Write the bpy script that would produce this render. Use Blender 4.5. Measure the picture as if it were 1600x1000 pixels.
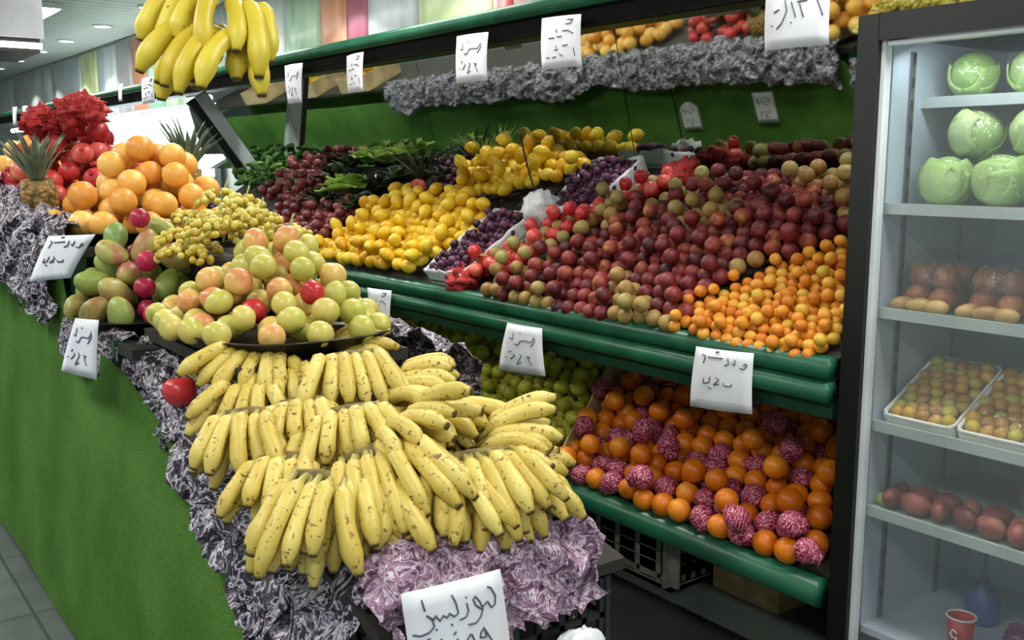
import bpy, math, random
import numpy as np
from mathutils import Vector, Matrix, noise as mnoise
for o in list(bpy.data.objects): bpy.data.objects.remove(o)
S = bpy.context.scene; C = S.collection
RND = random.Random(7)
R = math.radians
# ---------------------------------------------------------------- camera
FPX, EYE = 1550.0, 1.55
PITCH = math.atan(246/FPX); YAW = math.atan(1164/math.hypot(FPX, 246))
cam = bpy.data.objects.new('camera', bpy.data.cameras.new('camera')); C.objects.link(cam)
cam.data.sensor_width = 36; cam.data.lens = FPX/1600*36; cam.data.clip_start = .02
cam.location = (0, 0, EYE); cam.rotation_euler = (math.pi/2-PITCH, 0, -YAW)
S.camera = cam
# ---------------------------------------------------------------- world, light, exposure
W = bpy.data.worlds.new('world'); S.world = W; W.use_nodes = True
W.node_tree.nodes['Background'].inputs[0].default_value = (.86, .95, 1, 1)
W.node_tree.nodes['Background'].inputs[1].default_value = .72
S.view_settings.view_transform = 'Standard'; S.view_settings.look = 'None'
S.view_settings.gamma = 1; S.view_settings.use_curve_mapping = False
S.view_settings.exposure = .05
def area(name, loc, sx, sy, power, col=(1, .98, .93), rot=(0, 0, 0)):
    l = bpy.data.lights.new(name, 'AREA'); l.shape = 'RECTANGLE'; l.size = sx; l.size_y = sy
    l.energy = power; l.color = col
    o = bpy.data.objects.new(name, l); C.objects.link(o); o.location = loc; o.rotation_euler = rot
    return o
FILL_LIGHTS = [(2.05, y) for y in (-1.2, 1.2, 3.6, 6.0, 8.4, 10.8, 13.2)] + [(-.6, y) for y in (-1.2, 1.2, 3.6, 6.0, 8.4, 10.8)]  # unseen fill lights, two rows added to light both sides of the stand
for x, y in FILL_LIGHTS:
    area('fill_light', (x, y, 2.93), .55, 1.15, 27)
# ---------------------------------------------------------------- pixel -> point helpers (measuring the photograph)
FW = Vector((math.sin(YAW)*math.cos(PITCH), math.cos(YAW)*math.cos(PITCH), -math.sin(PITCH)))
RT = Vector((math.cos(YAW), -math.sin(YAW), 0)); UPV = RT.cross(FW); EYEP = Vector((0, 0, EYE))
def ray(u, v): return FW+RT*((u-800)/FPX)-UPV*((v-500)/FPX)
def onX(u, v, X): d = ray(u, v); return EYEP+d*(X/d.x)
def onY(u, v, Y): d = ray(u, v); return EYEP+d*(Y/d.y)
def onZ(u, v, Z): d = ray(u, v); return EYEP+d*((Z-EYE)/d.z)
def onP(u, v, P, n): d = ray(u, v); return EYEP+d*((Vector(P)-EYEP).dot(n)/d.dot(n))
# ---------------------------------------------------------------- materials
def lin(c):
    if isinstance(c, str): c = tuple(int(c[i:i+2], 16)/255 for i in (0, 2, 4))
    return tuple(x/12.92 if x <= .04045 else ((x+.055)/1.055)**2.4 for x in c)+(1,)
class NT:
    def __init__(s, name):
        s.m = bpy.data.materials.new(name); s.m.use_nodes = True; s.t = s.m.node_tree
        s.b = s.t.nodes['Principled BSDF']; s.out = s.t.nodes['Material Output']
    def n(s, typ, **kw):
        x = s.t.nodes.new(typ)
        for k, v in kw.items(): setattr(x, k, v)
        return x
    def l(s, a, b): s.t.links.new(a, b)
    def coord(s, which='Object'): return s.n('ShaderNodeTexCoord').outputs[which]
    def noise(s, vec, scale, detail=2, dist=0, rough=.5):
        x = s.n('ShaderNodeTexNoise'); x.inputs['Scale'].default_value = scale; x.inputs['Detail'].default_value = detail
        x.inputs['Distortion'].default_value = dist; x.inputs['Roughness'].default_value = rough
        if vec is not None: s.l(vec, x.inputs['Vector'])
        return x.outputs['Fac']
    def ramp(s, fac, stops, interp='LINEAR'):
        x = s.n('ShaderNodeValToRGB'); x.color_ramp.interpolation = interp
        e = x.color_ramp.elements
        while len(e) < len(stops): e.new(.5)
        for i, (p, c) in enumerate(stops): e[i].position = p; e[i].color = lin(c)
        s.l(fac, x.inputs[0]); return x.outputs[0]
    def mix(s, fac, a, b, mode='MIX'):
        x = s.n('ShaderNodeMix', data_type='RGBA', blend_type=mode)
        for sock, v in ((x.inputs[0], fac), (x.inputs[6], a), (x.inputs[7], b)):
            if isinstance(v, (int, float)): sock.default_value = v
            elif isinstance(v, (tuple, str)): sock.default_value = lin(v)
            else: s.l(v, sock)
        return x.outputs[2]
    def math(s, op, a, b=0.0):
        x = s.n('ShaderNodeMath', operation=op)
        for i, v in enumerate((a, b)):
            if isinstance(v, (int, float)): x.inputs[i].default_value = v
            else: s.l(v, x.inputs[i])
        return x.outputs[0]
    def add(s, vec, rnd):
        x = s.n('ShaderNodeVectorMath', operation='ADD'); s.l(vec, x.inputs[0])
        m = s.math('MULTIPLY', rnd, 37.0); s.l(m, x.inputs[1]); return x.outputs[0]
    def bump(s, h, strength=.3, dist=.01):
        x = s.n('ShaderNodeBump'); x.inputs['Strength'].default_value = strength; x.inputs['Distance'].default_value = dist
        s.l(h, x.inputs['Height']); s.l(x.outputs[0], s.b.inputs['Normal'])
    def done(s, col=None, rough=.5, metal=0, spec=.5):
        if col is not None:
            if isinstance(col, (tuple, str)): s.b.inputs['Base Color'].default_value = lin(col)
            else: s.l(col, s.b.inputs['Base Color'])
        s.b.inputs['Roughness'].default_value = rough; s.b.inputs['Metallic'].default_value = metal
        s.b.inputs['Specular IOR Level'].default_value = spec
        return s.m
def plain(name, c, rough=.5, metal=0, var=.12, scale=6, bump=0, spec=.5):
    t = NT(name); f = t.noise(t.coord(), scale, 4)
    d = tuple(max(0, x*(1-var)) for x in lin_s(c)); e = tuple(min(1, x*(1+var)) for x in lin_s(c))
    col = t.ramp(f, [(.3, d), (.7, e)])
    if bump: t.bump(t.noise(t.coord(), scale*6, 3), bump, .004)
    return t.done(col, rough, metal, spec)
def lin_s(c): return tuple(int(c[i:i+2], 16)/255 for i in (0, 2, 4)) if isinstance(c, str) else c
def fruit(name, stops, nscale=18, rough=.38, rnd=.55, bump=.12, bscale=160, spots=None, spec=.45):
    """skin colour from a noise per fruit, shifted by a per-object random number"""
    t = NT(name); ri = t.n('ShaderNodeObjectInfo').outputs['Random']
    v = t.add(t.coord(), ri); f = t.noise(v, nscale, 3, .4)
    k = t.math('ADD', f, t.math('MULTIPLY', t.math('SUBTRACT', ri, .5), rnd))
    col = t.ramp(k, stops)
    if spots:
        sp = t.noise(v, spots[1], 2); msk = t.ramp(sp, [(spots[2], '000000'), (spots[2]+.06, 'ffffff')])
        col = t.mix(msk, col, spots[0])
    if bump: t.bump(t.noise(v, bscale, 2), bump, .002)
    return t.done(col, rough, 0, spec)
M = {}
M['orange'] = fruit('orange_skin', [(.2, 'c76a0c'), (.5, 'e08a1c'), (.8, 'eea03a')], 9, .36, .5, .25, 260)
M['deep_orange'] = fruit('deep_orange_skin', [(.2, 'c4600a'), (.5, 'de7a12'), (.8, 'eb9426')], 9, .36, .5, .25, 260)
M['grapefruit'] = fruit('grapefruit_skin', [(.2, 'd8913a'), (.5, 'e8a94a'), (.8, 'eec46a')], 8, .36, .7, .2, 260)
M['apple'] = fruit('apple_skin', [(.15, 'd08858'), (.34, 'd9af62'), (.52, 'cfbf66'), (.75, 'b6b652'), (.95, 'c6c468')], 9, .33, .75, 0)
M['red_apple'] = fruit('red_apple_skin', [(.2, 'a81c24'), (.5, 'c8343a'), (.8, 'd8705a')], 14, .3, .4, 0)
M['mango'] = fruit('mango_skin', [(.15, 'a25f4c'), (.32, 'a79a55'), (.5, '8fa04c'), (.8, '74904a')], 8, .4, .5, .1, 120, ('3b3a22', 45, .68))
M['crimson'] = fruit('crimson_skin', [(.2, '8c1536'), (.5, 'b01f47'), (.8, 'c84660')], 14, .35, .3, 0)
M['pomegranate'] = fruit('pomegranate_skin', [(.15, '9c1f24'), (.45, 'c23b3a'), (.75, 'd2665a'), (.95, 'dca070')], 12, .36, .5, .1)
M['peach'] = fruit('peach_skin', [(.12, '3a1016'), (.36, '5a181e'), (.56, '762428'), (.80, '90402e'), (.98, 'b0803c')], 20, .5, .55, .08)
M['peach_pale'] = fruit('pale_peach_skin', [(.2, '8a5e2c'), (.5, 'a0824a'), (.8, '949050')], 16, .5, .5, .08)
M['apricot'] = fruit('apricot_skin', [(.15, 'c06a14'), (.45, 'd68a22'), (.7, 'dfa43a'), (.95, 'c7a636')], 20, .5, .7, .06)
M['lemon'] = fruit('lemon_skin', [(.2, 'cf9a0c'), (.5, 'ddb41c'), (.85, 'e3c83c')], 12, .36, .6, .25, 220)
M['lime'] = fruit('lime_skin', [(.15, 'a0a02a'), (.45, 'bcc23e'), (.75, 'cccc4c'), (.95, 'd0bc48')], 12, .36, .7, .25, 220)
M['plum'] = fruit('plum_skin', [(.2, '2c1426'), (.5, '462038'), (.8, '6c3a5c')], 20, .4, .5, 0)
M['onion'] = fruit('red_onion_skin', [(.2, '4c1a22'), (.5, '7a3436'), (.85, '9c5a50')], 22, .35, .5, .1)
M['brown_onion'] = fruit('brown_onion_skin', [(.2, '5a2a18'), (.5, '864626'), (.85, 'b0763e')], 22, .3, .5, .1)
M['cucumber'] = fruit('cucumber_skin', [(.2, '2f5a1c'), (.5, '4a7f2a'), (.85, '6fa23c')], 25, .4, .5, .2)
M['eggplant'] = fruit('eggplant_skin', [(.2, '120c14'), (.6, '22141f'), (.9, '3c2a38')], 10, .2, .3, 0)
M['potato'] = fruit('red_potato_skin', [(.2, '5e2626'), (.5, '8a4440'), (.85, 'b07a60')], 22, .45, .5, .15)
M['gold_berry'] = fruit('golden_fruit_skin', [(.2, 'a8741c'), (.5, 'c59a30'), (.85, 'b6b03c')], 20, .35, .7, 0)
M['grape'] = fruit('grape_skin', [(.2, 'b59a30'), (.5, 'cdb948'), (.85, 'd8cf72')], 20, .3, .6, 0)
M['cabbage'] = fruit('cabbage_leaf', [(.2, '6f9a44'), (.5, '93b564'), (.85, 'bcd096')], 8, .4, .3, .3, 40)
M['lettuce'] = fruit('lettuce_leaf', [(.2, '6a9430'), (.5, '98bc4a'), (.85, 'c4da84')], 14, .45, .5, .3, 40)
M['herb'] = fruit('herb_leaf', [(.2, '16240e'), (.5, '2a3d1c'), (.85, '4a5a34')], 20, .5, .5, .2, 60)
t = NT('pineapple_skin'); v = t.coord(); vo = t.n('ShaderNodeTexVoronoi'); vo.inputs['Scale'].default_value = 55; t.l(v, vo.inputs[0])
t.bump(t.math('SUBTRACT', 1.0, vo.outputs['Distance']), .9, .01); M['pineapple'] = t.done(t.ramp(vo.outputs['Distance'], [(.1, 'a8782c'), (.5, '8a6a30'), (.8, '4a4422')]), .5)
M['tan'] = fruit('yellow_potato_skin', [(.2, '8a6a34'), (.5, 'a88a4a'), (.85, 'b89c5c')], 20, .45, .5, .1)
M['stem'] = plain('dry_stem', '6a5a2e', .7, var=.3, scale=40)
M['green_stem'] = plain('green_stem', '8a9440', .6, var=.2, scale=40)
M['pine_leaf'] = fruit('pineapple_leaf', [(.2, '34482e'), (.5, '566a54'), (.85, '8a9a80')], 16, .45, .4, .1)
# bananas: colour runs along the fruit (green neck, dark tip), with brown flecks and streaks
def banana_mat(name, mid, pale, neck, spotlvl):
    t = NT(name); ri = t.n('ShaderNodeObjectInfo').outputs['Random']
    at = t.n('ShaderNodeAttribute', attribute_name='along').outputs['Fac']
    v = t.add(t.coord(), ri)
    base = t.ramp(t.math('ADD', t.noise(v, 14, 3), t.math('MULTIPLY', t.math('SUBTRACT', ri, .5), .35)), [(.3, mid), (.7, pale)])
    fl = t.ramp(t.noise(v, 95, 3, .5), [(spotlvl, '000000'), (spotlvl+.05, 'ffffff')])
    base = t.mix(fl, base, '6b4a1e')
    f2 = t.ramp(t.noise(v, 38, 3, 1.2), [(spotlvl+.02, '000000'), (spotlvl+.08, 'ffffff')])
    base = t.mix(f2, base, '80602a')
    nk = t.ramp(at, [(.05, 'ffffff'), (.28, '000000')])
    base = t.mix(nk, base, neck)
    tp = t.ramp(at, [(.962, '000000'), (.985, 'ffffff')])
    return t.done(t.mix(tp, base, '4a3a20'), .45)
M['banana'] = banana_mat('banana_skin', 'c2aa48', 'd6c46a', '98924a', .625)
M['banana_fresh'] = banana_mat('fresh_banana_skin', 'cdb52c', 'dccb45', 'a2a83a', .70)
# crumpled printed foil
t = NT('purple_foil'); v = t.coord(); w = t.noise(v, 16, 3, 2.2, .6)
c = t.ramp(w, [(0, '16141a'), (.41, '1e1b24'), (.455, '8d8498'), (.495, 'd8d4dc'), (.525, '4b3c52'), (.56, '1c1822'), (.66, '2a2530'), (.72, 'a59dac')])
g = t.ramp(t.noise(v, 5, 2), [(.45, '000000'), (.65, 'ffffff')])
t.bump(t.noise(v, 60, 3, 1), .8, .01); M['foil'] = t.done(c, .28)
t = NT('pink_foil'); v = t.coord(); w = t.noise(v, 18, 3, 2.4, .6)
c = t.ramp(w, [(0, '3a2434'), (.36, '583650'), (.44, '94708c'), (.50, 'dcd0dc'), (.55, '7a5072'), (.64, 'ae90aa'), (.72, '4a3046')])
t.bump(t.noise(v, 60, 3, 1), .8, .01); M['foil_pink'] = t.done(c, .28)
t = NT('magenta_wrapper'); ri = t.n('ShaderNodeObjectInfo').outputs['Random']; v = t.add(t.coord(), ri)
w = t.n('ShaderNodeTexWave', wave_type='RINGS'); w.inputs['Scale'].default_value = 28; w.inputs['Distortion'].default_value = 9
w.inputs['Detail'].default_value = 2; w.inputs['Detail Scale'].default_value = 3; t.l(v, w.inputs[0])
t.bump(t.noise(v, 90, 3, 1), .7, .006)
M['wrapper'] = t.done(t.ramp(w.outputs['Fac'], [(.0, '7a1230'), (.55, 'a32448'), (.80, 'b8486a'), (.93, 'd9a0b4')]), .3)
# turf
t = NT('green_turf'); v = t.coord()
c = t.ramp(t.noise(v, 3.2, 4), [(.3, '4f7a33'), (.5, '5a893b'), (.72, '679646')])
f = t.ramp(t.noise(v, 260, 3), [(.35, '6a6a6a'), (.65, 'ffffff')])
t.bump(t.noise(v, 320, 3), .9, .006); M['turf'] = t.done(t.mix(.55, c, f, 'MULTIPLY'), .95, spec=.1)
M['rail'] = plain('green_enamel', '1d5a40', .3, var=.15, scale=5)
M['rail_dark'] = plain('dark_green_enamel', '123a2a', .35, var=.15, scale=5)
M['deck'] = plain('dark_deck', '26241e', .7, var=.25)
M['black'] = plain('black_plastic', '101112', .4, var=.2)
M['crate'] = plain('charcoal_plastic', '2a2d30', .5, var=.2, scale=12)
M['grey_crate'] = plain('grey_plastic', '7c8076', .6, var=.2, scale=12)
M['carton'] = plain('cardboard', 'b79e74', .8, var=.15, scale=9)
M['paper'] = plain('paper', 'dfe3ea', .7, var=.03, scale=8)
M['ink'] = plain('ink', '56586c', .6, var=.1)
M['white'] = plain('white_enamel', 'd6dde0', .4, var=.04)
M['white_bag'] = plain('white_plastic_film', 'e2e8ea', .35, var=.06, scale=14, bump=.5)
M['red_net'] = plain('red_net', '92201f', .6, var=.6, scale=90, bump=.8)
M['steel'] = plain('brushed_steel', '7d8288', .35, .8, var=.1)
M['foam'] = plain('white_foam', 'd9dcd6', .6, var=.04)
M['fridge_in'] = plain('fridge_liner', 'a9b6c2', .45, var=.04)
M['fridge_shelf'] = plain('fridge_shelf', '9caaa8', .35, var=.06)
M['grey_panel'] = plain('grey_panel', '8d979c', .4, var=.08)
M['red_card'] = plain('red_card', 'a81c1c', .4, var=.1)
M['blue_plastic'] = plain('blue_plastic', '2c4c8a', .35, var=.2)
M['purple_plastic'] = plain('purple_plastic', '6a1c5a', .35, var=.3)
M['duct'] = plain('painted_duct', 'a9aeb8', .5, var=.05)
M['void'] = plain('soot_black_paint', '0b0e0c', .8, var=.2, spec=.2)
t = NT('mirror_glass'); M['mirror'] = t.done('bcc6be', .03, 1)
def film(name, col, alpha, rough=.08):
    t = NT(name); tr = t.n('ShaderNodeBsdfTransparent'); mx = t.n('ShaderNodeMixShader')
    v = t.coord(); t.bump(t.noise(v, 24, 3, 1.5), .6, .02) if alpha > .1 else None
    t.done(col, rough); mx.inputs[0].default_value = alpha
    t.l(tr.outputs[0], mx.inputs[1]); t.l(t.b.outputs[0], mx.inputs[2]); t.l(mx.outputs[0], t.out.inputs[0]); return t.m
def clear(name, k, rough=.12):
    t = NT(name); tr = t.n('ShaderNodeBsdfTransparent'); gl = t.n('ShaderNodeBsdfGlossy'); mx = t.n('ShaderNodeMixShader')
    gl.inputs['Roughness'].default_value = rough; v = t.coord(); bp = t.n('ShaderNodeBump'); bp.inputs['Strength'].default_value = .9; bp.inputs['Distance'].default_value = .02
    t.l(t.noise(v, 26, 3, 1.5), bp.inputs['Height']); t.l(bp.outputs[0], gl.inputs['Normal'])
    mx.inputs[0].default_value = k; t.l(tr.outputs[0], mx.inputs[1]); t.l(gl.outputs[0], mx.inputs[2]); t.l(mx.outputs[0], t.out.inputs[0]); return t.m
M['film'] = clear('cling_film', .10)
M['glass'] = film('door_glass', 'c4d0d2', .07, .03)
def emit(name, col, st):
    t = NT(name); t.done(col, .5); t.b.inputs['Emission Color'].default_value = lin(col); t.b.inputs['Emission Strength'].default_value = st; return t.m
M['lamp'] = emit('lamp_diffuser', 'fffaf0', 6); M['tube'] = emit('fluorescent_tube', 'f4faff', 4)
# floor, ceiling, walls
t = NT('floor_tiles'); v = t.coord(); br = t.n('ShaderNodeTexBrick'); br.offset = 0
for k, x in (('Scale', 1), ('Mortar Size', .006), ('Brick Width', .6), ('Row Height', .6)): br.inputs[k].default_value = x
br.inputs['Color1'].default_value = lin('67716e'); br.inputs['Color2'].default_value = lin('6f7875'); br.inputs['Mortar'].default_value = lin('4c5452'); t.l(v, br.inputs[0])
f = t.ramp(t.noise(v, 5, 5), [(.3, 'b4b8b4'), (.7, 'ffffff')]); M['floor'] = t.done(t.mix(.6, br.outputs[0], f, 'MULTIPLY'), .35)
M['slat'] = plain('ceiling_slat', 'c2cac2', .5, 0, var=.05)
M['wall'] = plain('painted_wall', 'a9b4ae', .7, var=.05, scale=2)
M['far_wall'] = plain('far_wall', 'b9c2c0', .7, var=.1, scale=1.2)
def printed(name, stops, scale, dist=1.2):
    t = NT(name); v = t.n('ShaderNodeMapping'); t.l(t.coord(), v.inputs[0]); v.inputs['Scale'].default_value = (1, 1, .28)
    return t.done(t.ramp(t.noise(v.outputs[0], scale, 2, dist), stops), .35)
# ---------------------------------------------------------------- mesh builder and object helpers
class MB:
    def __init__(s): s.v = []; s.f = []; s.a = []
    def add(s, vs, fs, al=None):
        b = len(s.v); s.v += [tuple(x) for x in vs]; s.f += [tuple(i+b for i in f) for f in fs]
        s.a += (al if al else [0]*len(vs)); return s
    def box(s, c, d, rot=None):
        vs = [Vector((x*d[0]/2, y*d[1]/2, z*d[2]/2)) for x in (-1, 1) for y in (-1, 1) for z in (-1, 1)]
        if rot is not None: vs = [rot@q for q in vs]
        vs = [q+Vector(c) for q in vs]
        return s.add(vs, [(0, 1, 3, 2), (4, 6, 7, 5), (0, 4, 5, 1), (2, 3, 7, 6), (0, 2, 6, 4), (1, 5, 7, 3)])
    def tube(s, pts, rad, n=8, al=None, cap=True):
        pts = [Vector(p) for p in pts]; rad = rad if hasattr(rad, '__len__') else [rad]*len(pts)
        vs, fs, at = [], [], []
        t0 = (pts[1]-pts[0]).normalized(); ref = Vector((0, 0, 1)) if abs(t0.z) < .9 else Vector((1, 0, 0))
        nn = t0.cross(ref).normalized()
        for i, p in enumerate(pts):
            tg = (pts[min(i+1, len(pts)-1)]-pts[max(i-1, 0)]).normalized()
            nn = (nn-tg*nn.dot(tg)).normalized(); bb = tg.cross(nn)
            for k in range(n):
                a = 2*math.pi*k/n; vs.append(p+(nn*math.cos(a)+bb*math.sin(a))*rad[i]); at.append(al[i] if al else 0)
        for i in range(len(pts)-1):
            for k in range(n):
                fs.append((i*n+k, i*n+(k+1) % n, (i+1)*n+(k+1) % n, (i+1)*n+k))
        if cap: fs.append(tuple(reversed(range(n)))); fs.append(tuple((len(pts)-1)*n+k for k in range(n)))
        return s.add(vs, fs, at)
    def lathe(s, prof, n=18, fn=None, M4=None):
        vs, fs = [], []
        for r, z in prof:
            for k in range(n):
                a = 2*math.pi*k/n; p = Vector((r*math.cos(a), r*math.sin(a), z))
                if fn: p = fn(p, a)
                vs.append(M4@p if M4 else p)
        for i in range(len(prof)-1):
            for k in range(n): fs.append((i*n+k, i*n+(k+1) % n, (i+1)*n+(k+1) % n, (i+1)*n+k))
        fs.append(tuple(reversed(range(n)))); fs.append(tuple((len(prof)-1)*n+k for k in range(n)))
        return s.add(vs, fs)
    def grid(s, fn, nu, nv, thick=0):
        vs = [fn(i/nu, j/nv) for i in range(nu+1) for j in range(nv+1)]
        fs = [(i*(nv+1)+j, (i+1)*(nv+1)+j, (i+1)*(nv+1)+j+1, i*(nv+1)+j+1) for i in range(nu) for j in range(nv)]
        return s.add(vs, fs)
    def prism(s, poly, ax, a, b):
        """extrude a 2D polygon along axis ax (0,1,2) from a to b"""
        def P(q, w):
            q = list(q); q.insert(ax, w); return q
        n = len(poly); vs = [P(q, a) for q in poly]+[P(q, b) for q in poly]
        return s.add(vs, [tuple(range(n)), tuple(reversed(range(n, 2*n)))]+[(i, (i+1) % n, n+(i+1) % n, n+i) for i in range(n)])
    def mesh(s, name, smooth=True, attr=False):
        me = bpy.data.meshes.new(name); me.from_pydata(s.v, [], s.f); me.update()
        if smooth: me.polygons.foreach_set('use_smooth', [True]*len(me.polygons))
        if attr:
            a = me.attributes.new('along', 'FLOAT', 'POINT'); a.data.foreach_set('value', s.a)
        return me
    def build(s, name, mat, parent=None, smooth=False, attr=False, recalc=True):
        me = s.mesh(name, smooth, attr)
        if recalc:
            import bmesh
            bm = bmesh.new(); bm.from_mesh(me); bmesh.ops.recalc_face_normals(bm, faces=bm.faces); bm.to_mesh(me); bm.free()
        return obj(name, me, mat, parent)
def obj(name, me, mat, parent=None):
    o = bpy.data.objects.new(name, me); C.objects.link(o)
    if mat is not None and len(me.materials) == 0: me.materials.append(mat if not isinstance(mat, str) else M[mat])
    if parent is not None: o.parent = parent
    return o
def tag(o, label, cat, group=None):
    o['label'] = label; o['category'] = cat
    if group: o['group'] = group
    return o
def thing(name, label, cat, loc=(0, 0, 0), group=None):
    o = bpy.data.objects.new(name, None); C.objects.link(o); o.location = loc; o.empty_display_size = .05
    return tag(o, label, cat, group)
def struct(name, o): o['kind'] = 'structure'; return o
def smooth_all(me): me.polygons.foreach_set('use_smooth', [True]*len(me.polygons)); return me
def put(name, me, label, cat, group, loc, rot=None, sc=1):
    o = bpy.data.objects.new(name, me); C.objects.link(o); o.location = loc
    if rot is not None: o.rotation_euler = rot
    o.scale = (sc, sc, sc) if not hasattr(sc, '__len__') else sc
    return tag(o, label, cat, group)
def rrot(): return (RND.uniform(0, 6.28), RND.uniform(0, 6.28), RND.uniform(0, 6.28))
# ---------------------------------------------------------------- the room
struct('floor', MB().box((2, 9, -.02), (14, 28, .04)).build('floor', M['floor']))
ceil = struct('ceiling', MB().box((2, 9, 3.06), (14, 28, .04)).build('ceiling', M['slat']))
slat_me = MB().box((0, 0, 0), (4.8, .17, .022)).mesh('ceiling_slat', False); slat_me.materials.append(M['slat'])
for i in range(62):
    s = obj('slat', slat_me, None, ceil); s.location = (1.15, 8.2+i*.19, 3.029)
struct('wall_right', MB().box((3.63, 9, 1.5), (.1, 28, 3.04)).build('wall_right', M['wall']))
struct('wall_back', MB().box((1, 22.5, 1.5), (14, .1, 3.04)).build('wall_back', M['far_wall']))
for i, (x, y) in enumerate(FILL_LIGHTS):
    t_ = thing('fill_light_panel', 'flat rectangular fill light panel with white frame, added unseen above the aisle', 'ceiling light', (x, y, 2.99), 'added fill light panels above the aisle')
    MB().box((0, 0, .0), (.62, 1.22, .05)).build('frame', M['white'], t_)
    MB().box((0, 0, -.03), (.56, 1.16, .012)).build('diffuser', M['lamp'], t_)
dl_ring = MB().lathe([(.105, .012), (.105, -.012), (.085, -.014), (.085, .012)], 20).mesh('ring', False); dl_ring.materials.append(M['white'])
dl_disc = MB().lathe([(.084, .006), (.084, -.006)], 20).mesh('diffuser', False); dl_disc.materials.append(M['lamp'])
for y in (1.9, 3.5, 5.1, 6.7, 8.3, 9.9, 11.55, 13.18, 14.6, 16.1, 17.6):  # nearer ones are out of view, added to brighten the mural
    t_ = thing('downlight', 'round recessed ceiling downlight glowing white beside the vegetable mural, nearer ones added out of view', 'ceiling light', (3.05, y, 3.01), 'row of round downlights, nearer ones added')
    obj('ring', dl_ring, None, t_); obj('diffuser', dl_disc, None, t_)
    pl = bpy.data.lights.new('downlight_lamp', 'SPOT'); pl.energy = 62; pl.spot_size = 1.9; pl.shadow_soft_size = .08
    po = bpy.data.objects.new('downlight_lamp', pl); C.objects.link(po); po.location = (0, 0, -.03); po.parent = t_
# vegetable mural on the wall above the canopy: printed panels, one per picture
mural = thing('vegetable_mural', 'mural of printed vegetable panels on the wall above the green canopy', 'mural', (3.57, 3, 2.2))
edges = [(1010, 'f0d2cf', 'c07078'), (800, 'c85a5e', 'efc9c4'), (768, 'd6ecb0', 'f0f8dc'), (655, 'd4dde2', 'b3c4c4'), (578, 'b0687c', '96506a'), (545, 'f0b090', 'ea9468'), (505, 'bfe0c2', '8fc29c'), (452, 'e8eef2', 'd3dce2'), (400, 'd2dcd2', 'a9c2ae'), (330, 'c8d8c0', '9ab892'), (262, '8fc0a8', 'b2d8c0'), (236, 'd68c6a', 'c9a28c'), (214, 'a9a6a8', 'c9cccc'), (190, 'd3dbe0', 'a9c0c4'), (160, 'dfe7a8', 'b4cf8c'), (135, 'c4cfd2', 'a3b2b0'), (90, 'd4d8d6', 'b2bcb8'), (30, 'c8d0cc', 'aab6b0'), (-60, None, None)]
for (u0, ca, cb), (u1, _, _) in zip(edges[:-1], edges[1:]):
    y0 = onX(u0, 254, 3.56).y; y1 = onX(u1, 254, 3.56).y; zz = .82; w = y1-y0
    def bow(a, b, y0=y0, w=w): return Vector((3.575-.012*math.sin(a*math.pi), y0+.004+a*(w-.008), 2.16+b*zz))
    p_ = MB().grid(bow, 6, 1).build('panel', printed('mural_print', [(.3, cb), (.5, ca), (.75, tuple(min(1, x*1.08) for x in lin_s(ca)))], 2.2+1.2/w), mural, True)
    p_.location = -mural.location
    m_ = p_.modifiers.new('solid', 'SOLIDIFY'); m_.thickness = .006
# white boxed duct at the ceiling, far end
d_ = thing('ceiling_duct', 'white boxed ceiling duct with dark slot and light strip along its lower edge', 'duct', (.99, 7.0, 2.25))
MB().box((0, .4, .42), (1.0, .8, .68)).build('casing', M['duct'], d_); MB().box((0, .42, .065), (.96, .76, .03)).build('slot', M['black'], d_)
MB().box((0, .41, .033), (.98, .78, .034)).build('light_strip', M['lamp'], d_); MB().box((0, .42, .004), (.96, .76, .022)).build('underside', M['black'], d_)
# ---------------------------------------------------------------- wall rack
A1 = R(33); T1 = Vector((math.cos(A1), 0, math.sin(A1))); N1 = Vector((-math.sin(A1), 0, math.cos(A1))); O1 = Vector((2.415, 0, .985))
A2 = R(24); T2 = Vector((math.cos(A2), 0, math.sin(A2))); N2 = Vector((-math.sin(A2), 0, math.cos(A2))); O2 = Vector((2.43, 0, .325))
YN, YF = 1.69, 7.62
rack = thing('produce_rack', 'long green metal wall rack with two sloping fruit shelves and tilted mirror', 'produce rack', (2.9, 4.3, 0))
def rp(mb, name, mat, smooth=False):
    o = mb.build(name, M[mat], rack, smooth); o.location = -rack.location; return o
def slab(O, T, N, L, th, y0, y1):
    a = O-N*th; q = [O, O+T*L, O+T*L-N*th, a]
    return MB().prism([(p.x, p.z) for p in q], 1, y0, y1)
rp(slab(O1, T1, N1, .98, .02, YN, YF), 'upper_shelf', 'deck')
rp(slab(O2, T2, N2, .95, .02, YN, YF), 'lower_shelf', 'deck')
for z, r_, x in ((.965, .036, 2.40), (.895, .034, 2.395), (.285, .046, 2.40)):
    rp(MB().tube([(x, YN, z), (x, YF, z)], r_, 12), 'front_rail', 'rail', True)
rp(MB().box((2.42, (YN+YF)/2, .845), (.03, YF-YN, .06)), 'rail_fascia', 'rail_dark')
rp(MB().box((2.45, (YN+YF)/2, .27), (.03, YF-YN, .04)), 'rail_fascia', 'rail_dark')
rp(MB().tube([(2.40, YN, 2.13), (2.40, YF+8, 2.13)], .03, 12), 'canopy_rail', 'rail', True)
rp(MB().box((2.70, (YN+YF+8)/2, 2.135), (.60, YF+8-YN, .03)), 'canopy', 'rail_dark')
rp(MB().box((2.44, (YN+YF+8)/2, 2.075), (.03, YF+8-YN, .08)), 'canopy_fascia', 'void')
rp(MB().box((3.52, (YN+YF)/2, .75), (.04, YF-YN, 1.5)), 'back_panel', 'deck')
rp(MB().box((3.1, YF, .48), (1.2, .04, .96)), 'end_panel', 'rail_dark')
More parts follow.
